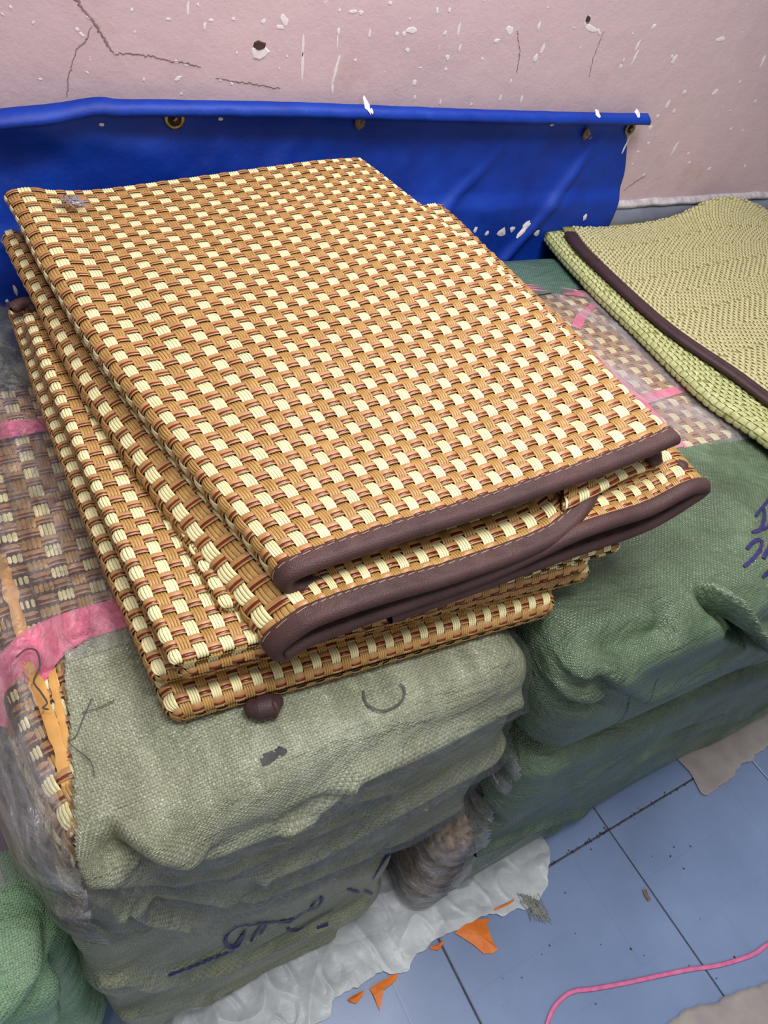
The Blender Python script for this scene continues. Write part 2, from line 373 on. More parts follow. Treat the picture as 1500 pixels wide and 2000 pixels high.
def ribbon(name, pts, width, mat, parent, nvec=(0, -1, 0), h=0.0006, taper=True, jit=0.0, loc=None, n=None):
    P = np.array(pts); P = resample(P, n or max(8, len(P) * 4))
    if jit: P = P + rng.normal(0, jit, P.shape) * np.array([1, 0, 1])
    t_ = np.gradient(P, axis=0); nv = np.array(nvec, float)
    sd = np.cross(t_, nv); sd /= np.linalg.norm(sd, axis=1)[:, None] + 1e-9
    wv = np.full(len(P), width) * (0.7 + 0.5 * rng.random(len(P)))
    if taper: wv *= np.minimum(1, np.minimum(np.arange(len(P)), np.arange(len(P))[::-1]) / (0.15 * len(P)) + 0.2)
    V = np.stack([P - sd * wv[:, None] / 2, P + nv * h, P + sd * wv[:, None] / 2], 1)
    return mesh(name, V.reshape(-1, 3), gridfaces(len(P), 3), mat, parent, loc=loc)
for pts, wd in [([(135,-20),(160,15),(185,45),(200,70),(212,90),(222,104)], .0026), ([(222,104),(262,105),(310,112),(345,120),(392,130)], .0013),
                ([(180,48),(166,80),(150,95),(140,125),(133,155),(130,192)], .0011), ([(420,152),(470,160),(545,172)], .0009), ([(1218,372),(1245,352),(1262,342)], .0014),
                ([(1010,60),(1016,100),(1010,140)], .0008), ([(1180,60),(1160,110),(1150,150)], .0007)]:
    ribbon('wall_crack', [at(a, b, y=WALL_Y - 0.0001) for a, b in pts], wd, M_CRACK, wall, jit=0.0006, n=40)
blob('hole_rim', 505, 100, 15, 10, 0, M_CHIP, wall, 0.0010); blob('wall_hole', 506, 90, 10, 8, 0.4, M_HOLE, wall, 0.0016)
blob('wall_hole', 1148, 38, 4, 5, 0, M_HOLE, wall, 0.0016)

# ------------------------------------------------------------------ sheets and weave
class Sheet:
    def __init__(s, profs, n=8, nv=40, r=0.005, wob=0.0, seed=0, lin=False):
        D = [cr(p, n) if n > 1 else np.array(p) for p in profs]                 # each (Ns,3)
        G = np.stack(D, 0)
        if len(profs) > 2: G = np.stack([cr(G[:, i], max(4, nv // (len(profs) - 1))) for i in range(G.shape[1])], 1)
        else:
            t = np.linspace(0, 1, nv)[:, None, None]; G = G[0][None] * (1 - t) + G[1][None] * t
        tv = np.gradient(G, axis=0); ts = np.gradient(G, axis=1)
        N = np.cross(tv, ts); N /= np.linalg.norm(N, axis=2)[..., None] + 1e-12
        if wob: G = G + N * (wob * noise(G + seed * 7.3, 14))[..., None]
        tv = np.gradient(G, axis=0); ts = np.gradient(G, axis=1)
        N = np.cross(tv, ts); N /= np.linalg.norm(N, axis=2)[..., None] + 1e-12
        s.G, s.N, s.r = G, N, r
        s.S = np.r_[0, np.cumsum(np.linalg.norm(np.diff(G, axis=1), axis=2).mean(0))]
        s.V = np.r_[0, np.cumsum(np.linalg.norm(np.diff(G, axis=0), axis=2).mean(1))]
        s.f0 = G[0] - G[1]; s.f0 /= np.linalg.norm(s.f0, axis=1)[:, None]
    def ev(s, S, V, h=0.0):
        S = np.clip(S, 0, s.S[-1] - 1e-9); Vc = np.clip(V, 0, s.V[-1] - 1e-9)
        i = np.clip(np.searchsorted(s.S, S, 'right') - 1, 0, len(s.S) - 2); a = (S - s.S[i]) / (s.S[i + 1] - s.S[i])
        j = np.clip(np.searchsorted(s.V, Vc, 'right') - 1, 0, len(s.V) - 2); b = (Vc - s.V[j]) / (s.V[j + 1] - s.V[j])
        a = a[..., None]; b = b[..., None]
        def bl(A): return (A[j, i] * (1 - a) + A[j, i + 1] * a) * (1 - b) + (A[j + 1, i] * (1 - a) + A[j + 1, i + 1] * a) * b
        P = bl(s.G); N = bl(s.N); N /= np.linalg.norm(N, axis=-1)[..., None] + 1e-12
        f = s.f0[i] * (1 - a) + s.f0[i + 1] * a
        f = f - N * (f * N).sum(-1)[..., None]; f /= np.linalg.norm(f, axis=-1)[..., None] + 1e-12
        q = np.maximum(0, -V) / s.r; th = np.minimum(q, np.pi)[..., None]; ex = (np.maximum(0, q - np.pi) * s.r)[..., None]
        P2 = P + f * s.r * np.sin(th) - N * s.r * (1 - np.cos(th)) - f * ex
        N2 = N * np.cos(th) + f * np.sin(th)
        return P2 + N2 * (h[..., None] if np.ndim(h) else h)
PER = 0.0193
AMP = 0.0011
def clipcos(x): return np.clip(1.7 * np.cos(x), -1, 1)
def strands(sh, spec, s_rng, v_rng, mask, name, mat, parent, along_v, q=4, w_var=0.05, label=None):
    """spec: list of (centre, width, phase index, lift)"""
    VV = []; FF = []; off = 0
    step = PER / (2 * q)
    lo, hi = (v_rng if along_v else s_rng)
    L = np.arange(lo, hi + step * 0.5, step); n = len(L)
    if n < 2 or not spec: return None
    C = np.array([c for c, *_ in spec]); W = np.array([x[1] for x in spec]); PH = np.array([x[2] for x in spec]); LF = np.array([x[3] for x in spec])
    W = W * (1 + w_var * rng.uniform(-1, 1, len(W)))
    h = AMP * np.clip(1.7 * np.cos(2 * np.pi * L[None, :] / PER + np.pi * PH[:, None]) + (0.0 if along_v else 0.45), -1, 1) + LF[:, None]
    cross = np.array([-0.5, 0.0, 0.5]); ridge = np.array([-0.00035, 0.0003, -0.00035])
    A = C[:, None, None] + W[:, None, None] * cross[None, None, :] + np.zeros((1, n, 1)); B = np.broadcast_to(L[None, :, None], A.shape)
    A = A + 0.00025 * np.sin(B * 37 + C[:, None, None] * 91)
    H = h[..., None] + ridge[None, None, :]
    S_, V_ = (A, B) if along_v else (B, A)
    P = sh.ev(S_, V_, H)
    base = (np.arange(len(C)) * n * 3)[:, None]
    gf = gridfaces(n, 3)
    Fc = (base[:, :, None] + gf[None]).reshape(-1, 4)
    if mask is not None:
        cs = S_.reshape(-1)[Fc].mean(1); cv = V_.reshape(-1)[Fc].mean(1)
        Fc = Fc[mask(cs, cv)]
    if len(Fc) == 0: return None
    V, Fc = compact(P.reshape(-1, 3), Fc)
    o = mesh(name, V, Fc, mat, parent); tag(o, label, kind='stuff')
    return o
def weave(sh, parent, s_rng=None, v_rng=None, mask=None, s_off=0.0, v_off=0.0, q=4):
    s0, s1 = s_rng or (0, sh.S[-1]); v0, v1 = v_rng or (-2.2 * sh.r, sh.V[-1])
    hp = PER / 2; cw = hp * 0.235
    cre, tan = [], []
    for c in range(int(s0 / hp) - 1, int(s1 / hp) + 2):
        for k in range(4):
            x = c * hp + (k - 1.5) * cw + s_off
            if x < s0 + cw / 2 or x > s1 - cw / 2: continue
            (cre if c % 2 == 0 else tan).append((x, cw * 0.90, c % 2, 0.0))
    strands(sh, cre, (s0, s1), (v0, v1), mask, 'cream_warp_strands', M_CREAM, parent, True, q)
    strands(sh, tan, (s0, s1), (v0, v1), mask, 'tan_warp_strands', M_TAN, parent, True, q)
    # wefts: phase opposite to the warps; shift so the crossing pattern lines up with the columns
    wt, wr = [], []
    for r in range(int(v0 / hp) - 1, int(v1 / hp) + 2):
        v = r * hp + hp * 0.0
        for dv, wd, red in ((0.19 * hp, 0.36 * hp, 0), (-0.10 * hp, 0.20 * hp, 1), (-0.27 * hp, 0.14 * hp, 0)):
            x = v + dv
            if x < v0 or x > v1: continue
            (wr if red else wt).append((x, wd, (r + 1) % 2, 0.0001 if not red else -0.0001))
    # s_off shifts columns; apply it to the wefts through the sampling position
    class Sh2: pass
    def ev(S, V, h=0.0): return sh.ev(S + s_off, V, h)
    sp = Sh2(); sp.ev = ev
    mk = (lambda a, b: mask(a + s_off, b)) if mask is not None else None
    strands(sp, wt, (s0 - s_off, s1 - s_off), (v0, v1), mk, 'tan_weft_strands', M_PINKTAN, parent, False, q)
    strands(sp, wr, (s0 - s_off, s1 - s_off), (v0, v1), mk, 'redbrown_weft_strands', M_RED, parent, False, q)
def slab(sh, parent, s_rng=None, v_rng=None, h0=-0.0016, t=0.0028, name='backing', mat=None, ns=160, nv=70):
    s0, s1 = s_rng or (0, sh.S[-1]); v0, v1 = v_rng or (0.0, sh.V[-1])
    sl = np.unique(np.r_[s0, sh.S[(sh.S > s0) & (sh.S < s1)], s1]); ns = len(sl)
    S_, V_ = np.meshgrid(sl, np.r_[np.linspace(v0, min(v1, 0.01), 12)[:-1], np.linspace(min(v1, 0.01), v1, nv - 11)], indexing='ij')
    A = sh.ev(S_, V_, h0 + 0 * S_).reshape(-1, 3); B = sh.ev(S_, V_, h0 - t + 0 * S_).reshape(-1, 3)
    n = ns * nv; Fa = gridfaces(ns, nv); Fb = Fa[:, ::-1] + n
    idx = np.arange(n).reshape(ns, nv); ring = np.r_[idx[:, 0], idx[-1, 1:], idx[-2::-1, -1], idx[0, -2:0:-1]]
    r2 = np.roll(ring, -1); Fs = np.stack([ring, ring + n, r2 + n, r2], 1)
    o = mesh(name, np.vstack([A, B]), np.vstack([Fa[:, ::-1], Fb[:, ::-1], Fs[:, ::-1]]), mat or M_BACK, parent)
    return o
def binding(sh, parent, bw=0.0125, lower=0.006, s_rng=None, hh=0.0022, name='binding', ns=220, mat=None, v_at=0.0):
    s0, s1 = s_rng or (0, sh.S[-1])
    v = np.r_[bw + 0.0004, np.linspace(bw, 0, 8), np.linspace(0, -np.pi * sh.r, 14)[1:], np.linspace(-np.pi * sh.r, -np.pi * sh.r - lower, 4)[1:]]
    h = np.full(len(v), hh); h[0] = 0.0; h[-1] = 0.0005
    S_, V_ = np.meshgrid(np.linspace(s0, s1, ns), v, indexing='ij')
    H = np.broadcast_to(h, S_.shape) + 0.0004 * np.sin(S_ * 260) * (V_ > 0)
    P = sh.ev(S_, V_, H)
    o = mesh(name, P.reshape(-1, 3), gridfaces(ns, len(v)), mat or M_BIND, parent)
    # stitches
    VV, FF = [], []
    k = 0
    for x in np.arange(s0 + 0.004, s1 - 0.004, 0.0098):
        a = np.linspace(x, x + 0.0066, 4); vv = bw - 0.0016 + np.linspace(0, -0.0007, 4)
        Q = np.stack([sh.ev(a, vv + d, np.full(4, hh + e)) for d, e in ((-0.0003, 0.0003), (0.0, 0.0008), (0.0003, 0.0003))], 1)
        VV.append(Q.reshape(-1, 3)); FF.append(gridfaces(4, 3, k)); k += 12
    st = mesh('stitching', np.vstack(VV), np.vstack(FF), M_STITCH, o); tag(st, 'pale thread stitching', kind='stuff')
    return o

# ================================================================== TOP MAT
def prof(pts, y0=None, k=0.0):
    out = []
    for p in pts:
        if len(p) == 2: out.append(at(p[0], p[1], y=y0, k=k))
        elif p[0] == 'z': out.append(at(p[1], p[2], z=p[3]))
        elif p[0] == 'y': out.append(at(p[1], p[2], y=p[3]))
        else: out.append(np.array(p[1:], float))   # ('w',x,y,z)
    return np.array(out)
t1f = prof([(1322,848),(1160,915),(940,988),(740,1052),(630,1088),(572,1112),(549,1132),(556,1152),(600,1148),(740,1105),(900,1050),(1100,970),(1240,905)], 0.241, -0.03)
t1b = prof([(703,309),(600,316),(400,345),(200,371),(110,373),(50,367),(14,377),(14,392),(60,398),(200,395),(400,372),(560,350),(690,330)], 0.745)
t1f[9:] += np.array([[0, .014, 0], [0, .032, 0.002], [0, .045, 0.004], [-0.01, .05, 0.004]])
t1m = 0.5 * (t1f + t1b)
LR = np.linspace(0, 1, 13)[:, None]
t1m = t1m + np.array([0.004, 0, 0.006]) * (1 - LR)
t1m[4:] += np.array([-0.016, 0, -0.004]) 
t1m[1:4] += np.array([-0.004, 0, 0.003])
mat1 = thing('folded_mat', 'topmost folded woven mat of the pile, brown binding along its front edge', 'mat', (0.28, 0.5, 0.65), 'brown and cream woven mats in the pile')
sh1 = Sheet([t1f, t1m, t1b], 10, 48, r=0.0034, wob=0.0016, seed=1)
slab(sh1, mat1, v_rng=(0.0, sh1.V[-1]))
def m1(s, v): return (s < S_under1) | (v < 0.05)
S_under1 = sh1.S[9 * 10]
weave(sh1, mat1, v_rng=(0.004, sh1.V[-1]), mask=m1, q=4)
binding(sh1, mat1, 0.0076)
# ================================================================== SECOND MAT
t2f = prof([('y',1172,935,0.236),('y',1146,985,0.219),('y',1075,1050,0.207),(900,1115),(740,1160),(625,1200),(570,1232),(530,1268),(545,1284),(610,1250),
            (760,1195),(950,1127),(1130,1045),(1260,1002),(1340,962),(1368,955),(1352,968),(1260,1022),(1100,1078),(900,1150),(760,1198)], 0.2165, -0.037)
t2b = []
bl = prof([(60,452),(30,449),(8,456),(6,470),(40,474)], 0.735)
br = at(850, 408, z=0.688)
fr = np.linspace(0, 1, 5)
top = [np.array([0.40, 0.71, 0.686]), np.array([0.37, 0.715, 0.686]), np.array([0.33, 0.72, 0.685]), np.array([0.25, 0.725, 0.675]), np.array([0.15, 0.73, 0.664])]
mid_ = [np.array([0.12, 0.73, 0.640]), np.array([0.22, 0.72, 0.650]), np.array([0.32, 0.70, 0.660]), np.array([0.40, 0.68, 0.672])]
low = [np.array([0.40, 0.69, 0.655]), np.array([0.30, 0.70, 0.645]), np.array([0.20, 0.72, 0.638]), np.array([0.14, 0.73, 0.634])]
t2b = np.array(top + list(bl) + mid_ + [br - np.array([0.008, 0, 0]), br, br - np.array([0.004, 0, 0.012])] + low)
assert len(t2b) == len(t2f), (len(t2b), len(t2f))
t2m = 0.5 * (t2f + t2b); t2m[5:10] += np.array([-0.014, 0, 0.0]); t2m[12:18] += np.array([0.008, 0, 0.004])
mat2 = thing('folded_mat', 'second folded woven mat from the top, brown bound front edge gaping open', 'mat', (0.28, 0.48, 0.61), 'brown and cream woven mats in the pile')
sh2 = Sheet([t2f, t2m, t2b], 10, 44, r=0.0032, wob=0.001, seed=2)
slab(sh2, mat2, ns=260)
Sa = sh2.S[40]; Sb = sh2.S[95]; Sc = sh2.S[100]; Sd = sh2.S[160]
def m2(s, v): return ((s > Sa) & (s < Sb)) | (v < 0.14) & (s < Sb) | ((s > Sc) & (s < Sd + 0.03)) & ((v < 0.09) | (s > sh2.S[125])) | (s < 0.03)
weave(sh2, mat2, v_rng=(0.004, sh2.V[-1]), mask=m2)
class InnerSide:
    def __init__(s, sh, off): s.sh, s.off, s.S, s.V, s.r = sh, off, sh.S, sh.V, sh.r
    def ev(s, S, V, h=0.0): return s.sh.ev(S, V, -np.asarray(h) - s.off)
weave(InnerSide(sh2, 0.0056), mat2, s_rng=(sh2.S[88], sh2.S[152]), v_rng=(0.006, sh2.V[-1]), mask=lambda s, v: (s > sh2.S[125]) | (v < 0.05))
binding(sh2, mat2, 0.0088, ns=400)
# ================================================================== LOWER PILLOW MATS
def pill(FL, FR, BL, BR, zf, zb, r, crown=0.0, mids=None, sag=0.0):
    """closed flattened profile; corners are pixels on the mid-height plane"""
    def P(L, R):
        L = np.array(L); R = np.array(R); d = R - L; d /= np.linalg.norm(d); up = np.array([0, 0, 1.0])
        W = np.linalg.norm(R - L); out = []
        for q_ in np.linspace(0.5, 0, 12, endpoint=False): out.append(R - d * (r + (W - 2 * r) * q_) - up * r)
        for a in np.linspace(-np.pi / 2, np.pi / 2, 12, endpoint=False): out.append(R - d * r + d * r * math.cos(a) + up * r * math.sin(a))
        for q_ in np.linspace(0, 1, 60, endpoint=False): out.append(R - d * (r + (W - 2 * r) * q_) + up * (r + crown * math.sin(math.pi * q_)))
        for a in np.linspace(np.pi / 2, -np.pi / 2, 12, endpoint=False): out.append(L + d * r - d * r * math.cos(a) + up * r * math.sin(a))
        for q_ in np.linspace(0, 0.5, 13): out.append(L + d * (r + (W - 2 * r) * q_) - up * r)
        return np.array(out)
    f = P(at(*FL, z=zf), at(*FR, z=zf)); b = P(at(*BL, z=zb), at(*BR, z=zb))
    m_ = 0.5 * (f + b)
    if mids is not None: m_ = m_ + np.array(mids)
    # front starts r behind the pixel corner because the roll adds r
    d = (b - f); d /= np.linalg.norm(d, axis=1)[:, None]; f = f + d * r
    return [f, m_, b]
def pillow_mat(label, FL, FR, BL, BR, zf, zb, r, s_vis, v_front, mids=None, seed=0, extra=None):
    th = thing('folded_mat', label, 'mat', tuple(0.5 * (at(*FL, z=zf) + at(*BR, z=zb))), 'brown and cream woven mats in the pile')
    sh = Sheet(pill(FL, FR, BL, BR, zf, zb, r, 0.0, mids), 1, 40, r=r * 0.93, wob=0.0008, seed=seed)
    slab(sh, th, v_rng=(-1.5 * sh.r, sh.V[-1]))
    SL = sh.S[90]                # left-most point
    def mk(s, v): return ((s > SL - s_vis) & (s < SL + 3.5 * r)) | (v < v_front) | (s < sh.S[30]) & (v < 0.12)
    weave(sh, th, v_rng=(-1.55 * sh.r, sh.V[-1]), mask=mk)
    return th, sh
pm5, s5 = pillow_mat('lowest folded woven mat of the pile, brown binding tucked under its front', (330,1412), (1085,1196), (30,640), (900,560), 0.572, 0.574, 0.010, 0.10, 0.06, (-0.004, 0, 0), 5)
pm4, s4 = pillow_mat('folded woven mat second from the bottom of the pile', (300,1335), (1152,1128), (18,612), (880,520), 0.5900, 0.5920, 0.0072, 0.09, 0.035, (-0.004, 0, 0), 6)
pm3b, s3b = pillow_mat('thick folded woven mat third from the bottom of the pile', (350,1326), (1150,1112), (44,640), (880,520), 0.6055, 0.6075, 0.0080, 0.09, 0.035, (-0.003, 0, 0), 7)
pm3, s3 = pillow_mat('thin folded woven mat fourth from the bottom, partly shaded by the bound mats above', (336,1303), (1210,1074), (46,622), (880,500), 0.6178, 0.6200, 0.0042, 0.14, 0.05, (-0.003, 0, 0), 8)
# small dark roll between
pm2b, s2b = pillow_mat('narrow rolled woven mat in the shadow below the second bound mat', (432,1196), (1160,1040), (150,640), (860,480), 0.6255, 0.630, 0.0048, 0.06, 0.03, (-0.003, 0, 0), 9)
def tube(name, pts, rad, mat, parent, n=8, m=None, close=True, sq=1.0, loc=None):
    P = cr(np.array(pts), 6) if m is None else resample(cr(np.array(pts), 6), m)
    T_ = np.gradient(P, axis=0); T_ /= np.linalg.norm(T_, axis=1)[:, None]
    up = np.array([0, 0, 1.0]); A = np.cross(T_, up); bad = np.linalg.norm(A, axis=1) < 1e-3; A[bad] = (1, 0, 0)
    A /= np.linalg.norm(A, axis=1)[:, None]; B = np.cross(A, T_)
    R = np.full(len(P), rad) if np.isscalar(rad) else np.interp(np.linspace(0, 1, len(P)), np.linspace(0, 1, len(rad)), rad)
    if close: R = R.copy(); R[0] *= 0.3; R[-1] *= 0.3
    a = np.linspace(0, 2 * np.pi, n, endpoint=False)
    V = P[:, None] + R[:, None, None] * (np.cos(a)[None, :, None] * A[:, None] + sq * np.sin(a)[None, :, None] * B[:, None])
    idx = np.arange(len(P) * n).reshape(len(P), n); nx = np.roll(idx, -1, 1)
    Fc = np.stack([idx[:-1], idx[1:], nx[1:], nx[:-1]], -1).reshape(-1, 4)
    return mesh(name, V.reshape(-1, 3), Fc, mat, parent, loc=loc)
# brown binding lump under the front of the lowest mat
o = tube('binding', [at(480,1374,z=0.571), at(500,1382,z=0.571), at(524,1378,z=0.571), at(552,1364,z=0.571)], [0.004, 0.0085, 0.0085, 0.003], M_BIND_DK, pm5, 12, 24, sq=0.85)
tag(o, 'brown binding folded under the mat')
tube('binding_edge', [at(534,1370,z=0.578), at(540,1385,z=0.5745), at(536,1402,z=0.566)], 0.002, M_BIND, pm5, 8, 10)
for pts, par in (([(22,604),(45,592),(75,590)], pm3), ([(58,606),(82,600),(105,596)], pm3b)):
    ribp = [at(a, b, z=0.616) for a, b in pts]
    tube('back_binding', ribp, 0.006, M_BIND, par, 8, 12, sq=0.9)
# folded corner tab with brown cap that pokes out between the two bound mats
tb = Sheet([prof([('z',1285,905,0.676),('z',1225,925,0.674),('z',1160,960,0.672),('z',1100,990,0.668)]), prof([('z',1255,868,0.682),('z',1200,895,0.680),('z',1150,925,0.678),('z',1100,950,0.674)])], 8, 16, r=0.003)
slab(tb, mat2, ns=30, nv=20, name='corner_flap'); weave(tb, mat2)
tube('corner_binding', [at(1262,868,z=0.684), at(1276,888,z=0.683), at(1284,910,z=0.678)], [0.005, 0.0085, 0.006], M_BIND, mat2, 10, 14, sq=0.45)
tube('corner_binding', [at(1318,898,z=0.676), at(1335,910,z=0.676), at(1346,928,z=0.670)], [0.003, 0.006, 0.004], M_BIND, mat2, 10, 14, sq=0.5)
# grey lint on the top mat
LV, LF = [], []; k = 0
c0 = at(138, 402, y=0.70)
for i in range(46):
    a = rng.uniform(0, 2 * np.pi); L_ = rng.uniform(0.004, 0.016)
    p0 = c0 + np.array([rng.normal(0, .003), rng.normal(0, .004), 0.001]); P = np.array([p0 + np.array([math.cos(a + .5 * t_) * L_ * t_, math.sin(a + .5 * t_) * L_ * t_, 0.002 * math.sin(3 * t_)]) for t_ in np.linspace(0, 1, 5)])
    P[:, 2] += 0.0025
    sd = np.array([-math.sin(a), math.cos(a), 0]) * 0.0005
    LV.append(np.stack([P - sd, P + sd + np.array([0, 0, .0003])], 1).reshape(-1, 3)); LF.append(gridfaces(5, 2, k)); k += 10
lint = mesh('lint_tuft', np.vstack(LV), np.vstack(LF), M_LINT); tag(lint, 'small tuft of grey lint on the back left corner of the topmost mat', 'lint', kind='stuff')

# ================================================================== BUNDLES
def rbox(lo, hi, r, n, disp=None, warp=None, keep=None):
    """rounded box; n=(nx,ny,nz); returns V,F,uv(metres)"""
    lo = np.array(lo, float); hi = np.array(hi, float); r = np.minimum(r, (hi - lo) / 2 * 0.99)
    VV, FF, UV = [], [], []; off = 0
    def lin(a, b, m_, rr):
        e = np.linspace(0, 1, 9)[:-1] * rr
        return np.r_[a + e, np.linspace(a + rr, b - rr, m_), (b - e)[::-1]]
    ax = [lin(lo[i], hi[i], n[i], r if np.isscalar(r) else r[i]) for i in range(3)]
    for d in range(3):
        a, b = [(1, 2), (0, 2), (0, 1)][d]
        for side in (0, 1):
            A, B = np.meshgrid(ax[a], ax[b], indexing='ij')
            P = np.zeros(A.shape + (3,)); P[..., a] = A; P[..., b] = B; P[..., d] = hi[d] if side else lo[d]
            rr = r if not np.isscalar(r) else np.full(3, r)
            Q = np.clip(P, lo + rr, hi - rr); D = P - Q
            D = D / rr; L = np.linalg.norm(D, axis=-1)[..., None]; D = D / np.maximum(L, 1e-9)
            X = Q + D * rr; N = D
            uv = np.stack([A, B], -1) * U
            if warp is not None: X = warp(X)
            if disp is not None: X = X + N * disp(X, N)[..., None]
            Fc = gridfaces(len(ax[a]), len(ax[b]))
            flip = (side == 1) == (d == 1)
            if flip: Fc = Fc[:, ::-1]
            Xf = X.reshape(-1, 3)
            if keep is not None:
                c = Xf[Fc].mean(1); Fc = Fc[keep(c)]
            VV.append(Xf); FF.append(Fc + off); UV.append(uv.reshape(-1, 2)); off += len(Xf)
    V = np.vstack(VV); Fc = np.vstack(FF); uv = np.vstack(UV)
    V, Fc, uv = compact(V, Fc, uv)
    return V, Fc, uv
def weld_mesh(name, VFU, mat, parent=None):
    V, Fc, uv = VFU
    o = mesh(name, V, Fc, mat, parent, True, uv)
    import bmesh
    bm = bmesh.new(); bm.from_mesh(o.data); bmesh.ops.remove_doubles(bm, verts=bm.verts, dist=0.00002)
    bmesh.ops.recalc_face_normals(bm, faces=bm.faces)
    bm.to_mesh(o.data); bm.free()
    return o
def seg_dist(X, Z, P):
    """distance (signed by above/below) from points to polyline P (x,z)"""
    best = np.full(X.shape, 9.0); sg = np.zeros(X.shape)
    for i in range(len(P) - 1):
        a = P[i]; b = P[i + 1]; d = b - a; L2 = d @ d
        t = np.clip(((X - a[0]) * d[0] + (Z - a[1]) * d[1]) / L2, 0, 1)
        dx = X - a[0] - t * d[0]; dz = Z - a[1] - t * d[1]; D = np.hypot(dx, dz)
        m_ = D < best; best = np.where(m_, D, best); sg = np.where(m_, np.sign(dz), sg)
    return best, sg
def creases(lst, y0):
    C = [(np.array([at(a, b, y=y0)[[0, 2]] for a, b in pts]), wdt, dep) for pts, wdt, dep in lst]
    def f(X, N):
        fr = np.clip(-N[..., 1] * 1.6, 0, 1)
        r = np.zeros(X.shape[:-1])
        for P, wd, dp in C:
            dp = dp * 1.7
            D, sg = seg_dist(X[..., 0], X[..., 2], P)
            up = np.where(sg > 0, 0.35, 1.3)     # steep above the crease, soft slope below
            r -= dp * np.exp(-(D / (wd * up)) ** 2)
            r += 0.6 * dp * np.exp(-((D - 1.1 * wd) / (0.9 * wd)) ** 2) * (sg > 0)
        return r * fr
    return f
def wrinkle(amp, f, seed=0.0):
    def g_(X, N): 
        q_ = X * np.array([0.55, 1.0, 2.4]) + seed
        n1 = noise(q_, f); n2 = noise(q_ + 9, f * 2.7); n3 = 1 - np.abs(noise(q_ * np.array([1, .5, 1]) + 4, f * 1.6)) * 2
        return amp * (n1 + 0.35 * n2 + 0.35 * n3)
    return g_
# ---------- gray bundle (upper)
YG = 0.15
gcr = creases([([(150,1690),(200,1702),(300,1688),(400,1668),(520,1622),(600,1585),(700,1520),(840,1462),(1000,1392)], .008, .009),
               ([(200,1740),(330,1735),(440,1712),(560,1650),(700,1588)], .006, .005),
               ([(170,1772),(270,1797),(400,1792),(490,1765),(600,1752)], .006, .010),
               ([(530,1690),(640,1648),(720,1600),(860,1530),(975,1480)], .008, .009),
               ([(560,1600),(640,1570),(760,1545)], .005, .005),
               ([(300,1760),(480,1750),(640,1690),(800,1640),(900,1590)], .006, .006)], YG)
gw = wrinkle(0.0040, 7, 1.0)
_jg = [(float(rng.uniform(100, 900)), float(rng.uniform(1500, 1880))) for _ in range(14)]
gcr2 = creases([([(a, b), (a + 55, b - 26 + rng.uniform(-14, 14)), (a + 120, b - 56)], .004, .0022) for a, b in _jg], YG)
def gdisp(X, N): return gcr(X, N) + gcr2(X, N) + gw(X, N) + 0.010 * np.clip(-N[..., 1], 0, 1) * np.cos((X[..., 0] - 0.13) * 6) - 0.010 * np.clip(-N[..., 1], 0, 1)
zb_x = np.array([-0.08, -0.03, 0.05, 0.14, 0.246, 0.35, 0.5]); zb_z = np.array([0.425, 0.415, 0.37, 0.30, 0.215, 0.27, 0.28])
def gwarp(X):
    X = X.copy(); t = np.clip((0.56 - X[..., 2]) / (0.56 - 0.28), 0, 1)
    X[..., 2] = 0.56 - t * (0.56 - np.interp(X[..., 0], zb_x, zb_z))
    X[..., 0] += np.where(X[..., 0] > 0.2, 0.022 * t, 0)
    X[..., 0] += 0.030 * (1 - np.clip((X[..., 1] - 0.15) / 0.22, 0, 1)) ** 1.5 * np.clip((0.06 - X[..., 0]) / 0.12, 0, 1)
    return X
gb = thing('wrapped_bundle', 'grey sack bundle under the mat pile, torn open at left to show wrapped mats', 'bundle', (0.13, 0.45, 0.30), 'sack wrapped bundles of mats')
GLO, GHI = np.array([-0.062, 0.150, 0.28]), np.array([0.318, 0.775, 0.56])
def torn(c, seed): return 0.006 * noise(c + seed, 60) + 0.010 * noise(c + seed, 18)
def left_edge(c):       # sack covers x greater than this
    a = np.interp(c[..., 1], [0.12, 0.17, 0.24, 0.32], [-0.030, -0.027, -0.014, -0.004])
    a = np.where(c[..., 2] < 0.53, -0.040, a)
    return a + 0.35 * torn(c, 3.0)
def keep_front(c):
    top = (c[..., 1] < 0.297 + 0.25 * (c[..., 0] - .0) * 0 + torn(c, 1.0) + 0.004)
    return top & (c[..., 0] > left_edge(c))
slv = weld_mesh('sack_sleeve', rbox(GLO, GHI, 0.032, (190, 250, 90), gdisp, gwarp, keep_front), M_GRAY, gb)
slv.modifiers.new('solid', 'SOLIDIFY').thickness = 0.0012
rs = weld_mesh('rear_sleeve', rbox(GLO, GHI, 0.030, (70, 90, 30), gdisp, gwarp, lambda c: c[..., 1] > 0.606 + torn(c, 5.0)), M_GRAY, gb)
# packed mats inside
inner = weld_mesh('packed_mats', rbox(GLO + [0.008, 0.05, 0.02], GHI - [0.03, 0.006, 0.0075], 0.028, (40, 60, 20), None, gwarp), M_BACK, gb)
zt = 0.5555
def gl_(y, xe, dz=0.0):
    return np.array([[0.12, y, zt - dz], [0.03, y, zt - dz], [0.0, y, zt - dz], [xe + 0.018, y, zt - .002 - dz], [xe + 0.005, y, zt - 0.014 - dz], [xe, y, zt - 0.05], [xe, y, zt - 0.10]])
shg = Sheet([gl_(0.176, -0.031, 0.012), gl_(0.20, -0.038), gl_(0.27, -0.049), gl_(0.40, -0.058), gl_(0.64, -0.060)], 8, 44, r=0.02, wob=0.0012)
pk = slab(shg, gb, v_rng=(0, shg.V[-1]), name='packed_mat', ns=60)
tag(pk, 'woven mat seen through clear wrap')
PER = 0.0228
weave(shg, pk, v_rng=(0.0, shg.V[-1]), s_rng=(0.02, shg.S[-1]))
PER = 0.0193
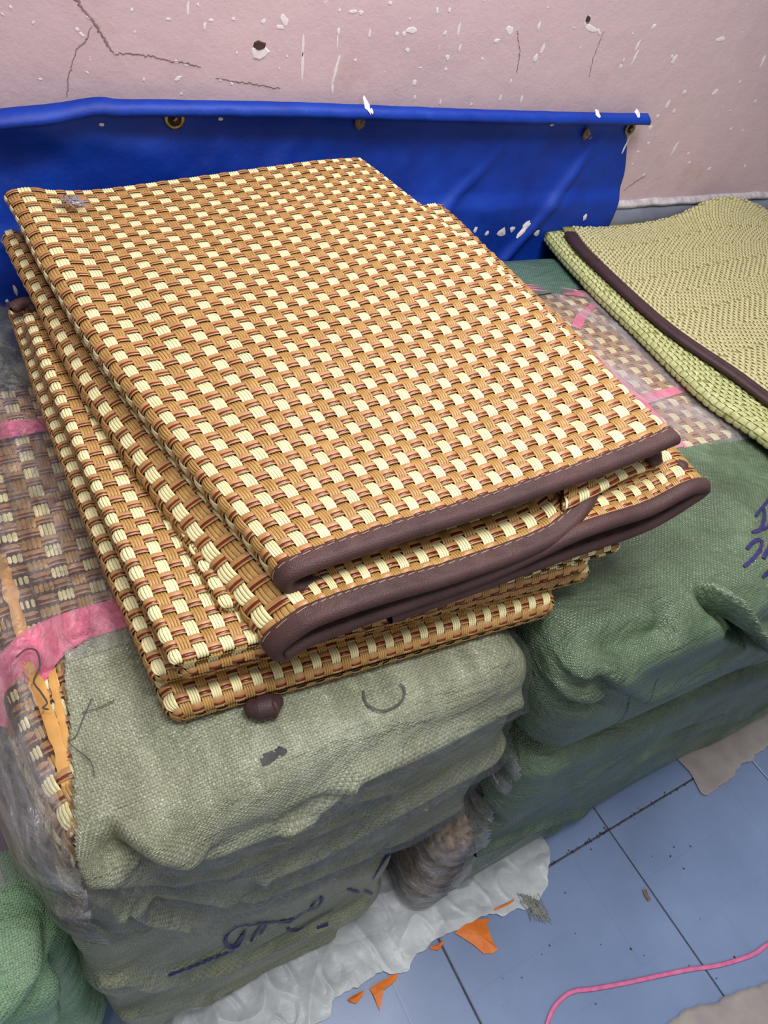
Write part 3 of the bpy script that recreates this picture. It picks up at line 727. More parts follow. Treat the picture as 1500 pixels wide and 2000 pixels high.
# ochre binding strips on the packed mat
for pts, wd in (([(0,1085),(30,1190),(62,1310),(110,1440),(165,1640)], 0.0090), ([(88,1225),(104,1330),(128,1440),(150,1560)], 0.0050)):
    P = np.array([at(a, b, z=0.559) for a, b in pts]); P[-1, 2] = 0.547
    o = ribbon('packed_binding', P, wd, M_OCHRE, gb, (0, 0, 1), 0.0008, taper=False, n=40)
# pink ribbons
def tape(pts, width, z, parent, mat=M_PINK, name='pink_ribbon', n=50, amp=0.0010, dz=None):
    P = resample(cr(np.array([at(a, b, z=z if dz is None else z + dz[i]) for i, (a, b) in enumerate(pts)]), 8), n)
    t_ = np.gradient(P, axis=0); sd = np.cross(t_, (0, 0, 1.0)); sd /= np.linalg.norm(sd, axis=1)[:, None]
    m_ = 9; a = np.linspace(-0.5, 0.5, m_)
    ww = width * (1 + 0.18 * np.sin(np.linspace(0, 7, n)))
    V = P[:, None] + sd[:, None] * (ww[:, None, None] * a[None, :, None])
    V[..., 2] += amp * np.sin(np.arange(m_) * 2.3)[None] * (1 + 0.5 * np.sin(np.arange(n) * .3))[:, None]
    return mesh(name, V.reshape(-1, 3), gridfaces(n, m_), mat, parent)
tape([(-40,850),(20,838),(90,828),(200,812)], 0.019, 0.5615, gb)
tape([(8,1420),(28,1330),(80,1262),(150,1222),(240,1195),(330,1170)], 0.033, 0.562, gb, dz=[-.03, -.008, 0, 0, 0, 0])
# clear film over the whole upper bundle
fw = wrinkle(0.0022, 16, 4.0)
def fdisp(X, N): return gcr(X, N) + gw(X, N) + 0.6 * fw(X, N) + 0.0036 + 0.010 * np.clip(-N[..., 1], 0, 1) * np.cos((X[..., 0] - 0.13) * 6) - 0.010 * np.clip(-N[..., 1], 0, 1)
film_box = rbox(GLO - [0.012, 0.002, 0], GHI + [0.002, 0, 0.001], 0.034, (120, 150, 60), fdisp, gwarp)
fl = weld_mesh('plastic_wrap', film_box, M_FILM, gb)
fl.data.materials.append(M_FILM_THIN)
for p_ in fl.data.polygons:
    c_ = p_.center / U
    if c_.x > -0.03 + 0.004 * math.sin(c_.z * 60) and c_.y < 0.29: p_.material_index = 1
tag(fl, 'clear shiny plastic wrap')
# ---------- lower gray bundle
gb2 = thing('wrapped_bundle', 'creased grey sack bundle on the floor sheet, beneath the torn open grey one', 'bundle', (0.1, 0.45, 0.0), 'sack wrapped bundles of mats')
g2cr = creases([([(230,1920),(350,1922),(470,1880),(600,1820),(700,1770)], .007, .010), ([(260,1985),(400,1960),(520,1900),(640,1830)], .006, .008),
                ([(340,1890),(460,1850),(560,1810)], .004, .004)], YG)
g2w = wrinkle(0.0045, 6, 2.0)
def g2warp(X):
    X = X.copy(); t = X[..., 2] / 0.27
    X[..., 2] = t * (np.interp(X[..., 0], zb_x, zb_z) - 0.004)
    X[..., 0] = np.where(X[..., 0] < 0, X[..., 0] + 0.02 * 0, X[..., 0])
    return X
weld_mesh('sack_cover', rbox((-0.052, 0.152, 0.002), (0.262, 0.76, 0.27), 0.030, (160, 60, 110), lambda X, N: g2cr(X, N) + g2w(X, N) * np.clip(X[..., 2] * 20, 0, 1), g2warp), M_GRAY, gb2)
# ---------- green bundles
YN = 0.13
ncr = creases([([(1040,1200),(1080,1330),(1010,1410),(980,1440)], .010, .006),
               ([(1060,1350),(1180,1320),(1330,1260),(1420,1170),(1500,1140)], .010, .009),
               ([(1420,1170),(1445,1235),(1480,1252),(1560,1262)], .006, .020), ([(1440,1232),(1500,1245),(1600,1240)], .006, .020),
               ([(1180,1345),(1240,1372),(1330,1340),(1430,1280)], .012, .006),
               ([(1000,1420),(1100,1405),(1180,1372)], .009, .006),
               ([(1330,1195),(1250,1280),(1120,1330)], .014, .006)], YN)
nw = wrinkle(0.0055, 6, 3.0)
nb = thing('wrapped_bundle', 'upper dark green sack bundle at right with clear window and marker writing', 'bundle', (0.62, 0.45, 0.35), 'sack wrapped bundles of mats')
nzx = np.array([0.2, 0.35, 0.5, 0.8, 1.0]); nzz = np.array([0.40, 0.392, 0.365, 0.285, 0.26])
def nwarp(X):
    X = X.copy(); t = np.clip((0.56 - X[..., 2]) / 0.20, 0, 1)
    X[..., 2] = 0.56 - t * (0.56 - np.interp(X[..., 0], nzx, nzz) - 0.0)
    X[..., 0] += np.where(X[..., 0] < 0.45, 0.01 * t, 0)
    return X
NLO, NHI = np.array([0.338, 0.130, 0.36]), np.array([1.30, 0.765, 0.56])
def ndisp(X, N): return ncr(X, N) + nw(X, N)
def nkeep(c): return (c[..., 1] < 0.315 + torn(c, 7.0)) 
weld_mesh('sack_sleeve', rbox(NLO, NHI, 0.042, (260, 200, 80), ndisp, nwarp, nkeep), M_GREEN, nb)
weld_mesh('rear_sleeve', rbox(NLO, NHI, 0.040, (160, 120, 30), ndisp, nwarp, lambda c: c[..., 1] > 0.645 + torn(c, 8.0)), M_TEAL, nb)
weld_mesh('packed_mats', rbox(NLO + [0.03, 0.09, 0.03], NHI - [0.006, 0.006, 0.010], 0.035, (60, 60, 20), None, nwarp), M_BACK, nb)
zt2 = 0.556
shn = Sheet([np.array([[1.25, 0.28, zt2], [0.9, 0.28, zt2], [0.6, 0.28, zt2], [0.42, 0.28, zt2]]), np.array([[1.25, 0.68, zt2], [0.9, 0.68, zt2], [0.6, 0.68, zt2], [0.42, 0.68, zt2]])], 12, 40, r=0.01, wob=0.002)
pk2 = slab(shn, nb, name='packed_mat', ns=60); PER = 0.0228; weave(shn, pk2, s_rng=(0.30, shn.S[-1]), v_rng=(0.0, shn.V[-1]), q=3); PER = 0.0193
tag(pk2, 'woven mat seen through hazy wrap')
nfw = wrinkle(0.0016, 10, 6.0)
o = weld_mesh('plastic_wrap', rbox(NLO + [0, .16, 0.0], NHI + [0, -.1, 0.0045], 0.04, (140, 100, 10), lambda X, N: nfw(X, N), None, lambda c: c[..., 2] > 0.548), M_FILM_HAZY, nb)
tag(o, 'hazy plastic window')
tape([(1010,560),(1080,566),(1130,572),(1180,585),(1230,600)], 0.018, 0.5598, nb, M_PINK)
tape([(1080,620),(1180,715),(1260,790),(1330,870),(1370,900)], 0.013, 0.5598, nb, M_PINK)
tape([(1200,790),(1260,778),(1330,760),(1420,745)], 0.014, 0.5598, nb, M_PINK)
tape([(1125,640),(1140,612),(1170,590)], 0.012, 0.5598, nb, M_PINK)
# lower green
lcr = creases([([(1080,1625),(1180,1588),(1260,1532),(1400,1440),(1500,1380)], .008, .010), ([(850,1700),(960,1655),(1060,1612),(1150,1590)], .007, .008),
               ([(1250,1480),(1330,1440),(1450,1400)], .008, .006), ([(1150,1520),(1260,1450),(1400,1400)], .014, .005)], 0.125)
lw = wrinkle(0.0055, 6, 8.0)
lb = thing('wrapped_bundle', 'lower dark green sack bundle at right, clear wrapped open end at its left', 'bundle', (0.62, 0.45, 0.0), 'sack wrapped bundles of mats')
def lwarp(X):
    X = X.copy(); t = X[..., 2] / 0.38
    X[..., 2] = t * (np.interp(X[..., 0], nzx, nzz) - 0.004)
    w_ = np.clip((X[..., 2] - 0.20) / 0.05, 0, 1); X[..., 0] += 0.052 * w_ * w_ * (3 - 2 * w_) * np.clip((0.45 - X[..., 0]) / 0.10, 0, 1); return X
LLO, LHI = np.array([0.300, 0.126, 0.002]), np.array([1.29, 0.76, 0.38])
def ldisp(X, N): return (lcr(X, N) + lw(X, N)) * np.clip(X[..., 2] * 20, 0, 1)
weld_mesh('sack_sleeve', rbox(LLO, LHI, 0.034, (260, 60, 130), ldisp, lwarp, lambda c: c[..., 0] > 0.342 + 0.5 * torn(c, 2.0) + 0.0 * c[..., 2]), M_GREEN, lb)
weld_mesh('packed_mats', rbox(LLO + [0.006, 0.008, 0.002], np.array([0.37, 0.70, 0.372]), 0.024, (60, 30, 40), lambda X, N: 0.004 * noise(X * [1, 1, 4], 18), lwarp), strand_mat('crumpled_dark_mats', srgb(96, 66, 54), srgb(226, 200, 172), 0.5), lb)
o = weld_mesh('plastic_wrap', rbox(LLO - 0.001, LHI + 0.001, 0.032, (160, 20, 90), lambda X, N: 0.007 * noise(X * [1, 1, 1.8], 26) + .003, lwarp, lambda c: c[..., 0] < 0.352), M_FILM, lb)
tag(o, 'crumpled clear wrap over the open end')
# ---------- left green bundle
qb = thing('wrapped_bundle', 'light green sack bundle at the lower left corner, mauve plastic wrap above it', 'bundle', (-0.3, 0.45, 0.0), 'sack wrapped bundles of mats')
qcr = creases([([(0,1880),(60,1840),(110,1800),(130,1760)], .010, .010), ([(90,1990),(110,1900),(100,1830)], .012, .008)], 0.20)
qw = wrinkle(0.007, 6, 11.0)
QLO, QHI = np.array([-0.55, 0.165, 0.002]), np.array([-0.060, 0.74, 0.37])
weld_mesh('sack_sleeve', rbox(QLO, QHI, 0.05, (120, 120, 90), lambda X, N: (qcr(X, N) + qw(X, N)) * np.clip(X[..., 2] * 20, 0, 1), None, lambda c: (c[..., 1] < 0.262 + 1.6 * torn(c, 12.0))), M_LGREEN, qb)
weld_mesh('packed_mats', rbox(QLO + [0.006, 0.07, 0.006], QHI - [0.012, 0.008, 0.012], 0.045, (30, 40, 30), None, None), plain('mauve_cloth', srgb(158, 130, 158), 0.5, srgb(126, 98, 122), 9, 0.4, 0, 0.6, 30), qb)
tag(weld_mesh('plastic_wrap', rbox(QLO - [0, .0, 0], QHI + [0.004, 0, 0.004], 0.045, (90, 120, 40), lambda X, N: 0.008 * noise(X, 16) + .004, None, lambda c: c[..., 1] > 0.24), M_FILM_HAZY, qb), 'crinkled clear wrap')

# ---------- marker writing on the sacks, laid on the real surface
from mathutils.bvhtree import BVHTree
def ray_onto(obj):
    me = obj.data
    bt = BVHTree.FromPolygons([v.co[:] for v in me.vertices], [p.vertices[:] for p in me.polygons])
    loc = Vector(obj.get('_w', (0, 0, 0)))
    def f(px, py, eps=0.001):
        d = RW @ np.array([px - 750.0, 1000.0 - py, -F]); d = Vector(d).normalized()
        h = bt.ray_cast(Vector(EYE * U) - loc, d)
        if h[0] is None: return None
        n_ = h[1] if h[1].dot(d) < 0 else -h[1]
        return (np.array(h[0] + loc) + np.array(n_) * eps) / U, np.array(n_)
    return f
def ink(obj, pts, width, parent, mat=M_INK, name='marker_stroke', eps=0.0022, rough=True):
    f = ray_onto_cache.setdefault(obj.name, ray_onto(obj))
    P2 = resample(cr(np.array([(a, b, 0) for a, b in pts], float), 6), max(6, int(sum(math.dist(pts[i], pts[i + 1]) for i in range(len(pts) - 1)) / 5)))
    H = [f(p[0], p[1], eps) for p in P2]; H = [h for h in H if h is not None]
    if len(H) < 3: return
    P = np.array([h[0] for h in H]); N = np.array([h[1] for h in H])
    P[1:-1] = (P[:-2] + 2 * P[1:-1] + P[2:]) / 4
    t_ = np.gradient(P, axis=0); sd = np.cross(t_, N); sd /= np.linalg.norm(sd, axis=1)[:, None] + 1e-9
    wv = width * (0.75 + 0.5 * rng.random(len(P)))
    V = np.stack([P - sd * wv[:, None] / 2, P + N * 0.0004, P + sd * wv[:, None] / 2], 1)
    return mesh(name, V.reshape(-1, 3), gridfaces(len(P), 3), mat, parent)
ray_onto_cache = {}
cov = [o for o in gb2.children if o.name.startswith('sack_cover')][0]
gs_ = [((330,1902),(370,1888),(410,1872),(446,1858)), ((482,1803),(458,1810),(441,1828),(442,1844),(458,1850),(470,1838),(478,1816)), ((474,1822),(462,1840),(452,1858)),
       ((480,1806),(505,1802),(540,1799),(572,1794)), ((512,1803),(498,1822),(488,1838)), ((522,1803),(508,1822)), ((548,1800),(570,1796),(596,1778),(620,1770),(630,1750),(618,1756),(606,1772)),
       ((560,1812),(580,1816),(606,1798),(650,1775)), ((618,1812),(640,1804)), ((678,1735),(700,1741)), ((712,1738),(726,1744)),
       ((728,1715),(742,1690),(758,1668),(782,1657)), ((752,1698),(768,1680))]
for s_ in gs_:
    c = np.mean(np.array(s_), axis=0)
    f1 = ray_onto_cache.setdefault(slv.name, ray_onto(slv)); f2 = ray_onto_cache.setdefault(cov.name, ray_onto(cov))
    a = f1(*c); b = f2(*c)
    if a is not None and (b is None or np.linalg.norm(a[0] - EYE) < np.linalg.norm(b[0] - EYE)): ink(slv, s_, 0.0034, gb)
    elif b is not None: ink(cov, s_, 0.0034, gb2)
nsl = [o for o in nb.children if o.name.startswith('sack_sleeve')][0]
for s_ in [((1475,1010),(1488,992),(1502,976)), ((1468,1041),(1485,1036),(1510,1026)), ((1491,994),(1492,1014),(1485,1036)), ((1458,1074),(1470,1060),(1486,1054),(1486,1070),(1474,1088),(1452,1108)),
           ((1506,1062),(1498,1076),(1490,1092)), ((1508,1110),(1488,1128)), ((1510,976),(1515,1000),(1512,1030)), ((1530,1000),(1518,1050),(1530,1090))]:
    ink(nsl, s_, 0.0036, nb)
# dark smudge, plastic ring and loose threads on the gray sack
for (px, py, r_) in ((530,1470,12),(520,1480,8),(548,1462,6)):
    a = [(px + r_ * math.cos(t_) * .6, py + r_ * math.sin(t_)) for t_ in np.linspace(0, math.pi, 5)]
    ink(slv, a, 0.006, gb, M_GRIME, 'ink_smudge', 0.0012)
ink(slv, [(708,1352),(716,1378),(745,1390),(778,1376),(790,1352),(780,1338)], 0.0016, gb, M_THREAD, 'film_crease', 0.004)
ink(slv, [(180,1368),(168,1395),(158,1420),(150,1440),(132,1450),(126,1438),(126,1410)], 0.0008, gb, M_THREAD, 'loose_thread', 0.004)
ink(slv, [(160,1395),(195,1385),(225,1370)], 0.0007, gb, M_THREAD, 'loose_thread', 0.004)
ink(slv, [(130,1450),(155,1470),(178,1490),(186,1520)], 0.0006, gb, M_THREAD, 'loose_thread', 0.004)
tube('loose_thread', [at(a, b, z=0.567) for a, b in ((30,1285),(52,1268),(72,1272),(78,1300),(66,1330),(80,1352),(92,1372),(84,1382),(96,1386))], 0.0006, M_THREAD, gb, 5)

# ================================================================== GREEN-CREAM MAT AT RIGHT
rm = thing('folded_mat', 'pale green straw mat folded flat at the right with a dark brown bound edge', 'mat', (0.95, 0.5, 0.575))
def straw(sh, parent, s0, s1, v0, v1, mat, cs=0.0062, rs=0.0092, name='straw_floats', hgt=0.0016, zig=True, mask=None):
    S_, V_, H_ = [], [], []
    ns = int((s1 - s0) / cs); nv = int((v1 - v0) / rs)
    I, J = np.meshgrid(np.arange(ns), np.arange(nv), indexing='ij'); I = I.ravel(); J = J.ravel()
    band = ((J // 5) % 2)
    sh_ = np.where(band == 0, (I % 2) * 0.5, (I % 4) * 0.25)
    c = s0 + (I + 0.5) * cs; v = v0 + (J + 0.5 + sh_) * rs
    if mask is not None:
        k_ = mask(c, v); c = c[k_]; v = v[k_]
    u = np.array([-0.42, 0, 0.42]) * cs; q_ = np.array([-0.46, -0.25, 0.25, 0.46]) * rs
    hu = np.array([0, 1, 0]); hq = np.array([-0.5, 1, 1, -0.5])
    SS = c[:, None, None] + u[None, None, :] + 0 * q_[None, :, None]; VV = v[:, None, None] + q_[None, :, None] + 0 * u[None, None, :]
    tw = rng.normal(0, 0.00035, (len(c), 1, 1)); SS = SS + tw * np.sign(q_)[None, :, None]
    HH = hgt * (hu[None, None, :] * 0.5 + 0.5 * hq[None, :, None]) * (1 + 0.2 * rng.uniform(-1, 1, (len(c), 1, 1)))
    P = sh.ev(SS, np.clip(VV, v0, v1), HH)
    Fc = (np.arange(len(c)) * 12)[:, None, None] + gridfaces(4, 3)[None]
    o = mesh(name, P.reshape(-1, 3), Fc.reshape(-1, 4), mat, parent); tag(o, kind='stuff')
Lpx = [(1560,925),(1500,862),(1390,786),(1317,720),(1243,647),(1155,562),(1086,488),(1062,458)]
Bpx = [(1570,840),(1500,788),(1427,733),(1339,674),(1265,616),(1177,535),(1126,484),(1098,441)]
def rowL(p, z):            # lower layer: fold on the left, running right
    a = at(*p, z=z + 0.004); r = 0.0075
    return np.array([a + (0.42, 0.03, 0.004), a + (0.25, 0.02, 0.004), a + (0.10, 0.006, 0.005), a + (0.035, 0, 0.006), a + (r, 0, 0.005), a + (0.0018, 0, 0.001), a + (0, 0, -0.004), a + (0.003, 0, -0.009), a + (0.02, 0, -0.011), a + (0.1, 0, -0.011)])
shL = Sheet([rowL(p, 0.572) for p in Lpx], 6, 60, r=0.004, wob=0.0006)
slab(shL, rm, name='lower_layer', mat=M_STRAW_B, ns=90, nv=70, h0=-0.0003)
SLf = shL.S[36]
straw(shL, rm, SLf - 0.10, SLf + 0.012, 0.0, shL.V[-1], M_STRAW_G, 0.0075, 0.0105, 'fold_straw_floats')
# upper layer, its back edge lifts towards the wall
def rowB(p, z, lift, yadd=0.0):
    a = at(*p, z=z)
    return np.array([a, a + (0.05, 0.002, 0.003 + lift * .1), a + (0.12, 0.008 + yadd * .15, 0.004 + lift * 0.25), a + (0.22, 0.016 + yadd * .3, 0.005 + lift * 0.6), a + (0.34, 0.02 + yadd * .5, 0.004 + lift * 1.0), a + (0.50, 0.02 + yadd, 0.002 + lift * 1.0)])
lifts = [0, 0, 0, 0, 0.0, 0.004, 0.010, 0.016]
z_up = 0.587
rows = [rowB(p, z_up, lifts[i]) for i, p in enumerate(Bpx)]
# back edge follows the photographed outline
rows[-1] = np.array([at(1098,441,z=0.587), at(1150,443,z=0.590), at(1215,441,y=0.770), at(1310,424,y=0.772), at(1445,386,y=0.776), at(1620,490,y=0.740)])
rows[-2] = rows[-2] * 0.72 + rows[-1] * 0.28 + np.array([0, -0.02, 0])
rows[-2][0] = at(1126,484,z=0.587)
class FlipSheet(Sheet):
    pass
shU = Sheet([r[::-1] for r in rows], 8, 64, r=0.004, wob=0.0008)
slab(shU, rm, name='upper_layer', mat=M_STRAW_B, ns=110, nv=80, h0=-0.0003, t=0.004)
straw(shU, rm, 0.0, shU.S[-1] - 0.012, 0.0, shU.V[-1], M_STRAW, 0.0064, 0.0092, 'straw_floats')
# dark bound edge: two cords side by side along the left edge of the upper layer
e = shU.S[-1]
vs = np.linspace(0, shU.V[-1], 60)
for d_, rad, nm, mt in ((0.009, 0.0062, 'binding', M_BIND_DK), (0.0015, 0.0072, 'binding_fold', M_BIND_DK)):
    P = shU.ev(np.full(60, e - d_), vs, np.full(60, 0.0016)); tube(nm, P[::4], rad, mt, rm, 10, 70, sq=0.62)
ribP = shU.ev(np.full(60, e - 0.0125), vs, np.full(60, 0.0055)); 

# ================================================================== BLUE TARP
tp = thing('blue_tarpaulin', 'bright blue tarpaulin with brass eyelets pinned along the pink wall', 'tarpaulin', (0.4, WALL_Y, 0.6))
topx = [(-420,262),(-200,232),(0,210),(95,204),(190,192),(240,196),(400,198),(560,201),(700,206),(850,212),(1000,217),(1150,221),(1268,223)]
TOP = resample(cr(np.array([at(a, b, y=WALL_Y - 0.02) for a, b in topx]), 10), 241)
redge = [(1268,223),(1262,246),(1242,262),(1236,300),(1226,345),(1206,400),(1188,445),(1176,482),(1150,560)]
RE = resample(cr(np.array([at(a, b, y=WALL_Y - 0.006) for a, b in redge]), 8), 70)
nx_, nz_ = 241, 70
tz = np.linspace(0, 1, nz_)
V = np.zeros((nx_, nz_, 3))
for i in range(nx_):
    xr = TOP[i, 0]; ztop = TOP[i, 2]
    V[i, :, 0] = xr; V[i, :, 2] = ztop + (RE[:, 2] - RE[0, 2]) * (ztop - 0.50) / (RE[0, 2] - 0.50)
xf = np.clip((V[..., 0] - 0.78) / (TOP[-1, 0] - 0.78), 0, 1)
V[..., 0] += (RE[:, 0] - RE[0, 0])[None, :] * xf
dz = TOP[:, 2][:, None] - V[..., 2]
# hem roll protrudes, below it the cloth falls back, then swings out
hp_ = np.interp(dz, [0, 0.003, 0.008, 0.012, 0.0145, 0.017, 0.030, 0.06, 0.11, 0.128, 0.24], [0.017, 0.0225, 0.0265, 0.0265, 0.022, 0.006, 0.0035, 0.0055, 0.012, 0.0205, 0.022])
fold = 0.006 * np.exp(-((V[..., 0] - 0.62 - (dz - 0.1) * -1.1) / 0.012) ** 2) * np.clip(dz * 12 - .3, 0, 1)
fold += 0.007 * np.exp(-((V[..., 0] - 0.86 + (dz - 0.03) * 0.75) / 0.010) ** 2) * np.clip(dz * 16 - .3, 0, 1)
fold += 0.006 * np.exp(-((V[..., 0] - 0.36 + (dz - 0.05) * 0.5) / 0.020) ** 2) * np.clip(dz * 12 - .3, 0, 1)
fold += 0.010 * np.exp(-((dz - 0.05 - (0.2 - V[..., 0]) * -0.25) / 0.02) ** 2) * np.clip((0.24 - V[..., 0]) * 8, 0, 1)
V[..., 1] = WALL_Y - np.maximum(0.0015, hp_ + fold + 0.003 * noise(V * [1, 0, 1], 16) * np.clip(dz * 30 - .6, 0, 1) + 0.0012 * noise(V * [1, 0, 1] + 5, 50))
o = mesh('tarp_cloth', V.reshape(-1, 3), gridfaces(nx_, nz_)[:, ::-1], M_TARP, tp)
sm = o.modifiers.new('solid', 'SOLIDIFY'); sm.thickness = 0.0012; sm.offset = 0
def torus(name, c, R, r, mat, parent, nrm_=(0, -1, 0), sx=1.0):
    a = np.linspace(0, 2 * np.pi, 28, endpoint=False); b = np.linspace(0, 2 * np.pi, 10, endpoint=False)
    A, B = np.meshgrid(a, b, indexing='ij')
    X = (R + r * np.cos(B)) * np.cos(A) * sx; Z = (R + r * np.cos(B)) * np.sin(A); Y = -r * 0.6 * np.sin(B)
    V = np.stack([X, Y, Z], -1) + c
    idx = np.arange(280).reshape(28, 10); n1 = np.roll(idx, -1, 0)
    Fc = np.stack([idx, n1, np.roll(n1, -1, 1), np.roll(idx, -1, 1)], -1).reshape(-1, 4)
    return mesh(name, V.reshape(-1, 3), Fc, mat, parent)
for px, py, R_ in ((341,229,0.0088),(1231,248,0.0075)):
    c = at(px, py + 3, y=WALL_Y - 0.0085); rg = torus('eyelet', c, R_, 0.0022, M_BRASS, tp)
    a = np.linspace(0, 2 * np.pi, 20, endpoint=False)
    Vd = np.vstack([[c + (0, 0.001, 0)], c + np.stack([np.cos(a) * R_, 0 * a + 0.001, np.sin(a) * R_], 1)])
    mesh('eyelet_hole', Vd, [[0, 1 + (i + 1) % 20, 1 + i] for i in range(20)], M_HOLE, tp)
    # tie nub inside
    tube('eyelet_knot', [c + (-.002, -.001, -.002), c + (0, -.0025, 0), c + (.002, -.001, .003)], 0.0022, M_BRASS, tp, 7, 8)
# nails with plaster lumps
for px, py, sc_ in ((703,236,1.0),(1145,262,0.8)):
    c = at(px, py, y=WALL_Y - 0.009)
    nl = thing('wall_nail', 'rusty nail with torn plaster lump through the %s' % ('middle of the blue tarpaulin hem' if px < 1000 else 'blue tarpaulin hem near its right end'), 'nail', tuple(c))
    a, b = np.meshgrid(np.linspace(0, 2 * np.pi, 16), np.linspace(0, np.pi, 9), indexing='ij')
    d = np.stack([np.cos(a) * np.sin(b), np.sin(a) * np.sin(b), np.cos(b)], -1)
    rr = 0.0065 * sc_ * (1 + 0.35 * noise(d + px, 2.2))[..., None]
    mesh('plaster_lump', (c + d * rr * [1, .7, 1.5]).reshape(-1, 3), gridfaces(16, 9), M_RUST, nl)
    tube('nail_shank', [c + (0, .008, .002), c + (0, -.008, 0)], 0.0018, M_RUST, nl, 8, 6)
    tube('nail_head', [c + (0, -.008, 0), c + (0, -.0095, 0)], 0.0036, M_RUST, nl, 10, 4, False)
# pale paint flakes on the tarp
FLK = [(716,206,5,8,0),(726,218,3,4,0),(980,452,10,8,0),(1000,447,6,6,0),(1020,452,16,4,.9),(1028,440,10,5,.7),(1048,454,7,6,0),(928,448,4,5,0),(950,455,4,4,0),(1142,424,5,6,0),(1222,282,2,14,-.3),(1244,222,5,4,0),(1166,222,5,4,0),(1078,243,4,3,0),(430,232,4,3,0),(197,243,4,3,0),(30,566,3,9,0),(15,590,3,8,0)]
tc_ = [o for o in tp.children if o.name.startswith('tarp_cloth')][0]
ft = ray_onto(tc_)
for px, py, rx, ry, ro in FLK:
    h = ft(px, py, 0.0016)
    if h is None: continue
    c, nn = h; s_ = np.linalg.norm(c - EYE) / F
    n = 9; a = np.linspace(0, 2 * np.pi, n, endpoint=False); rr = 1 + 0.3 * rng.uniform(-1, 1, n)
    x = rx * s_ * np.cos(a) * rr; z = ry * s_ * np.sin(a) * rr
    X = x * math.cos(ro) - z * math.sin(ro); Z = x * math.sin(ro) + z * math.cos(ro)
    Yo = np.array([((-(nn[0] * X[i] + nn[2] * Z[i]) / nn[1]) if abs(nn[1]) > .3 else 0) for i in range(n)])
    Vp = np.vstack([[c + (0, -0.0008, 0)], c + np.stack([X, Yo, Z], 1)])
    mesh('paint_flake', Vp, [[0, 1 + (i + 1) % n, 1 + i] for i in range(n)], M_CHIP, tp, False)

# ================================================================== FLOOR THINGS
def loft(name, outer, inner, mat, h=0.004, nu=120, nv=24, amp=0.003, f=18, seed=0, parent=None, uvz=0.0, fold=0.0):
    A = resample(cr(np.array([at(a, b, z=0.0) for a, b in outer]), 6), nu)
    A[:, :2] += 0.0035 * np.stack([noise(A, 60), noise(A + 5, 60)], 1) + 0.0015 * np.stack([noise(A, 200), noise(A + 5, 200)], 1)
    B = resample(np.array(inner, float), nu)
    t = np.linspace(0, 1, nv)[None, :, None]
    V = A[:, None] * (1 - t) + B[:, None] * t
    n_ = 0.5 * noise(V + seed, f); rd = lambda q_, ff: (1 - np.abs(noise(q_, ff)) * 3.2).clip(-0.4, 1)
    n2 = 0.8 * rd(V @ np.array([[.9, .5, 0], [-.5, 1.4, 0], [0, 0, 1]]) + seed + 3, f * 0.6) + 0.35 * rd(V @ np.array([[1.2, -.6, 0], [.5, .7, 0], [0, 0, 1]]) + seed + 8, f * 1.2)
    V[..., 2] = h + amp * np.clip(n_ + fold * n2, -1.2, 3) * np.minimum(1, np.linspace(0, 1, nv) * 5 + .25)[None]
    V[..., 2] = np.maximum(V[..., 2], 0.0012)
    o = mesh(name, V.reshape(-1, 3), gridfaces(nu, nv), mat, parent)
    md = o.modifiers.new('solid', 'SOLIDIFY'); md.thickness = 0.0008; md.offset = 1
    return o
so = [(120,2260),(300,2120),(440,2060),(560,2030),(640,1992),(652,1948),(700,1926),(742,1902),(788,1894),(832,1848),(900,1812),(958,1790),(1006,1782),(1040,1768),(1066,1735),(1070,1700),(1078,1660)]
sheet_ = loft('floor_sheet', so, [(-0.12, 0.15, 0), (0.15, 0.19, 0), (0.45, 0.19, 0), (0.53, 0.15, 0)], M_WHITE_SHEET, 0.0024, 420, 130, 0.0046, 30, 2.0, fold=1.0)
tag(sheet_, 'crumpled white plastic sheet spread under the front of the stacked bundles', 'plastic sheet')
fr_ = []
FV, FF_ = [], []; k = 0
for i in range(60):
    p0 = at(1030 + rng.uniform(-18, 22), 1752 + rng.uniform(-8, 10), z=0.004); p1 = at(1060 + rng.uniform(-25, 16), 1795 + rng.uniform(-14, 10), z=0.002)
    P = np.linspace(p0, p1, 6) + rng.normal(0, .0012, (6, 3)) * [1, 1, .5]; P[:, 2] = np.maximum(P[:, 2], .001)
    sd = np.array([0.00035, 0.00035, 0]); FV.append(np.stack([P - sd, P + [0, 0, .0005], P + sd], 1).reshape(-1, 3)); FF_.append(gridfaces(6, 3, k)); k += 18
tag(mesh('frayed_threads', np.vstack(FV), np.vstack(FF_), M_FRAY, sheet_), 'frayed grey threads at the corner', kind='stuff')
for i, pts in enumerate([[(1330,1488),(1350,1520),(1376,1552),(1420,1520),(1500,1458),(1600,1400)]]):
    o = loft('floor_cloth', pts, [(0.80, 0.17, 0), (1.05, 0.19, 0), (1.22, 0.19, 0)], M_CARD, 0.0035, 90, 24, 0.002, 10, 5.0, fold=0.5)
    tag(o, 'beige cloth sticking out from under the green bundle at right', 'cloth')
o = loft('floor_cloth', [(1290,2040),(1310,1992),(1360,1965),(1420,1945),(1470,1925),(1560,1895)], [(0.52, -0.26, 0), (0.68, -0.30, 0), (0.78, -0.30, 0), (0.86, -0.26, 0)], M_CARD, 0.0022, 90, 24, 0.002, 12, 9.0, fold=0.6)
tag(o, 'greyish cloth lying on blue tiles at the lower right corner', 'cloth')
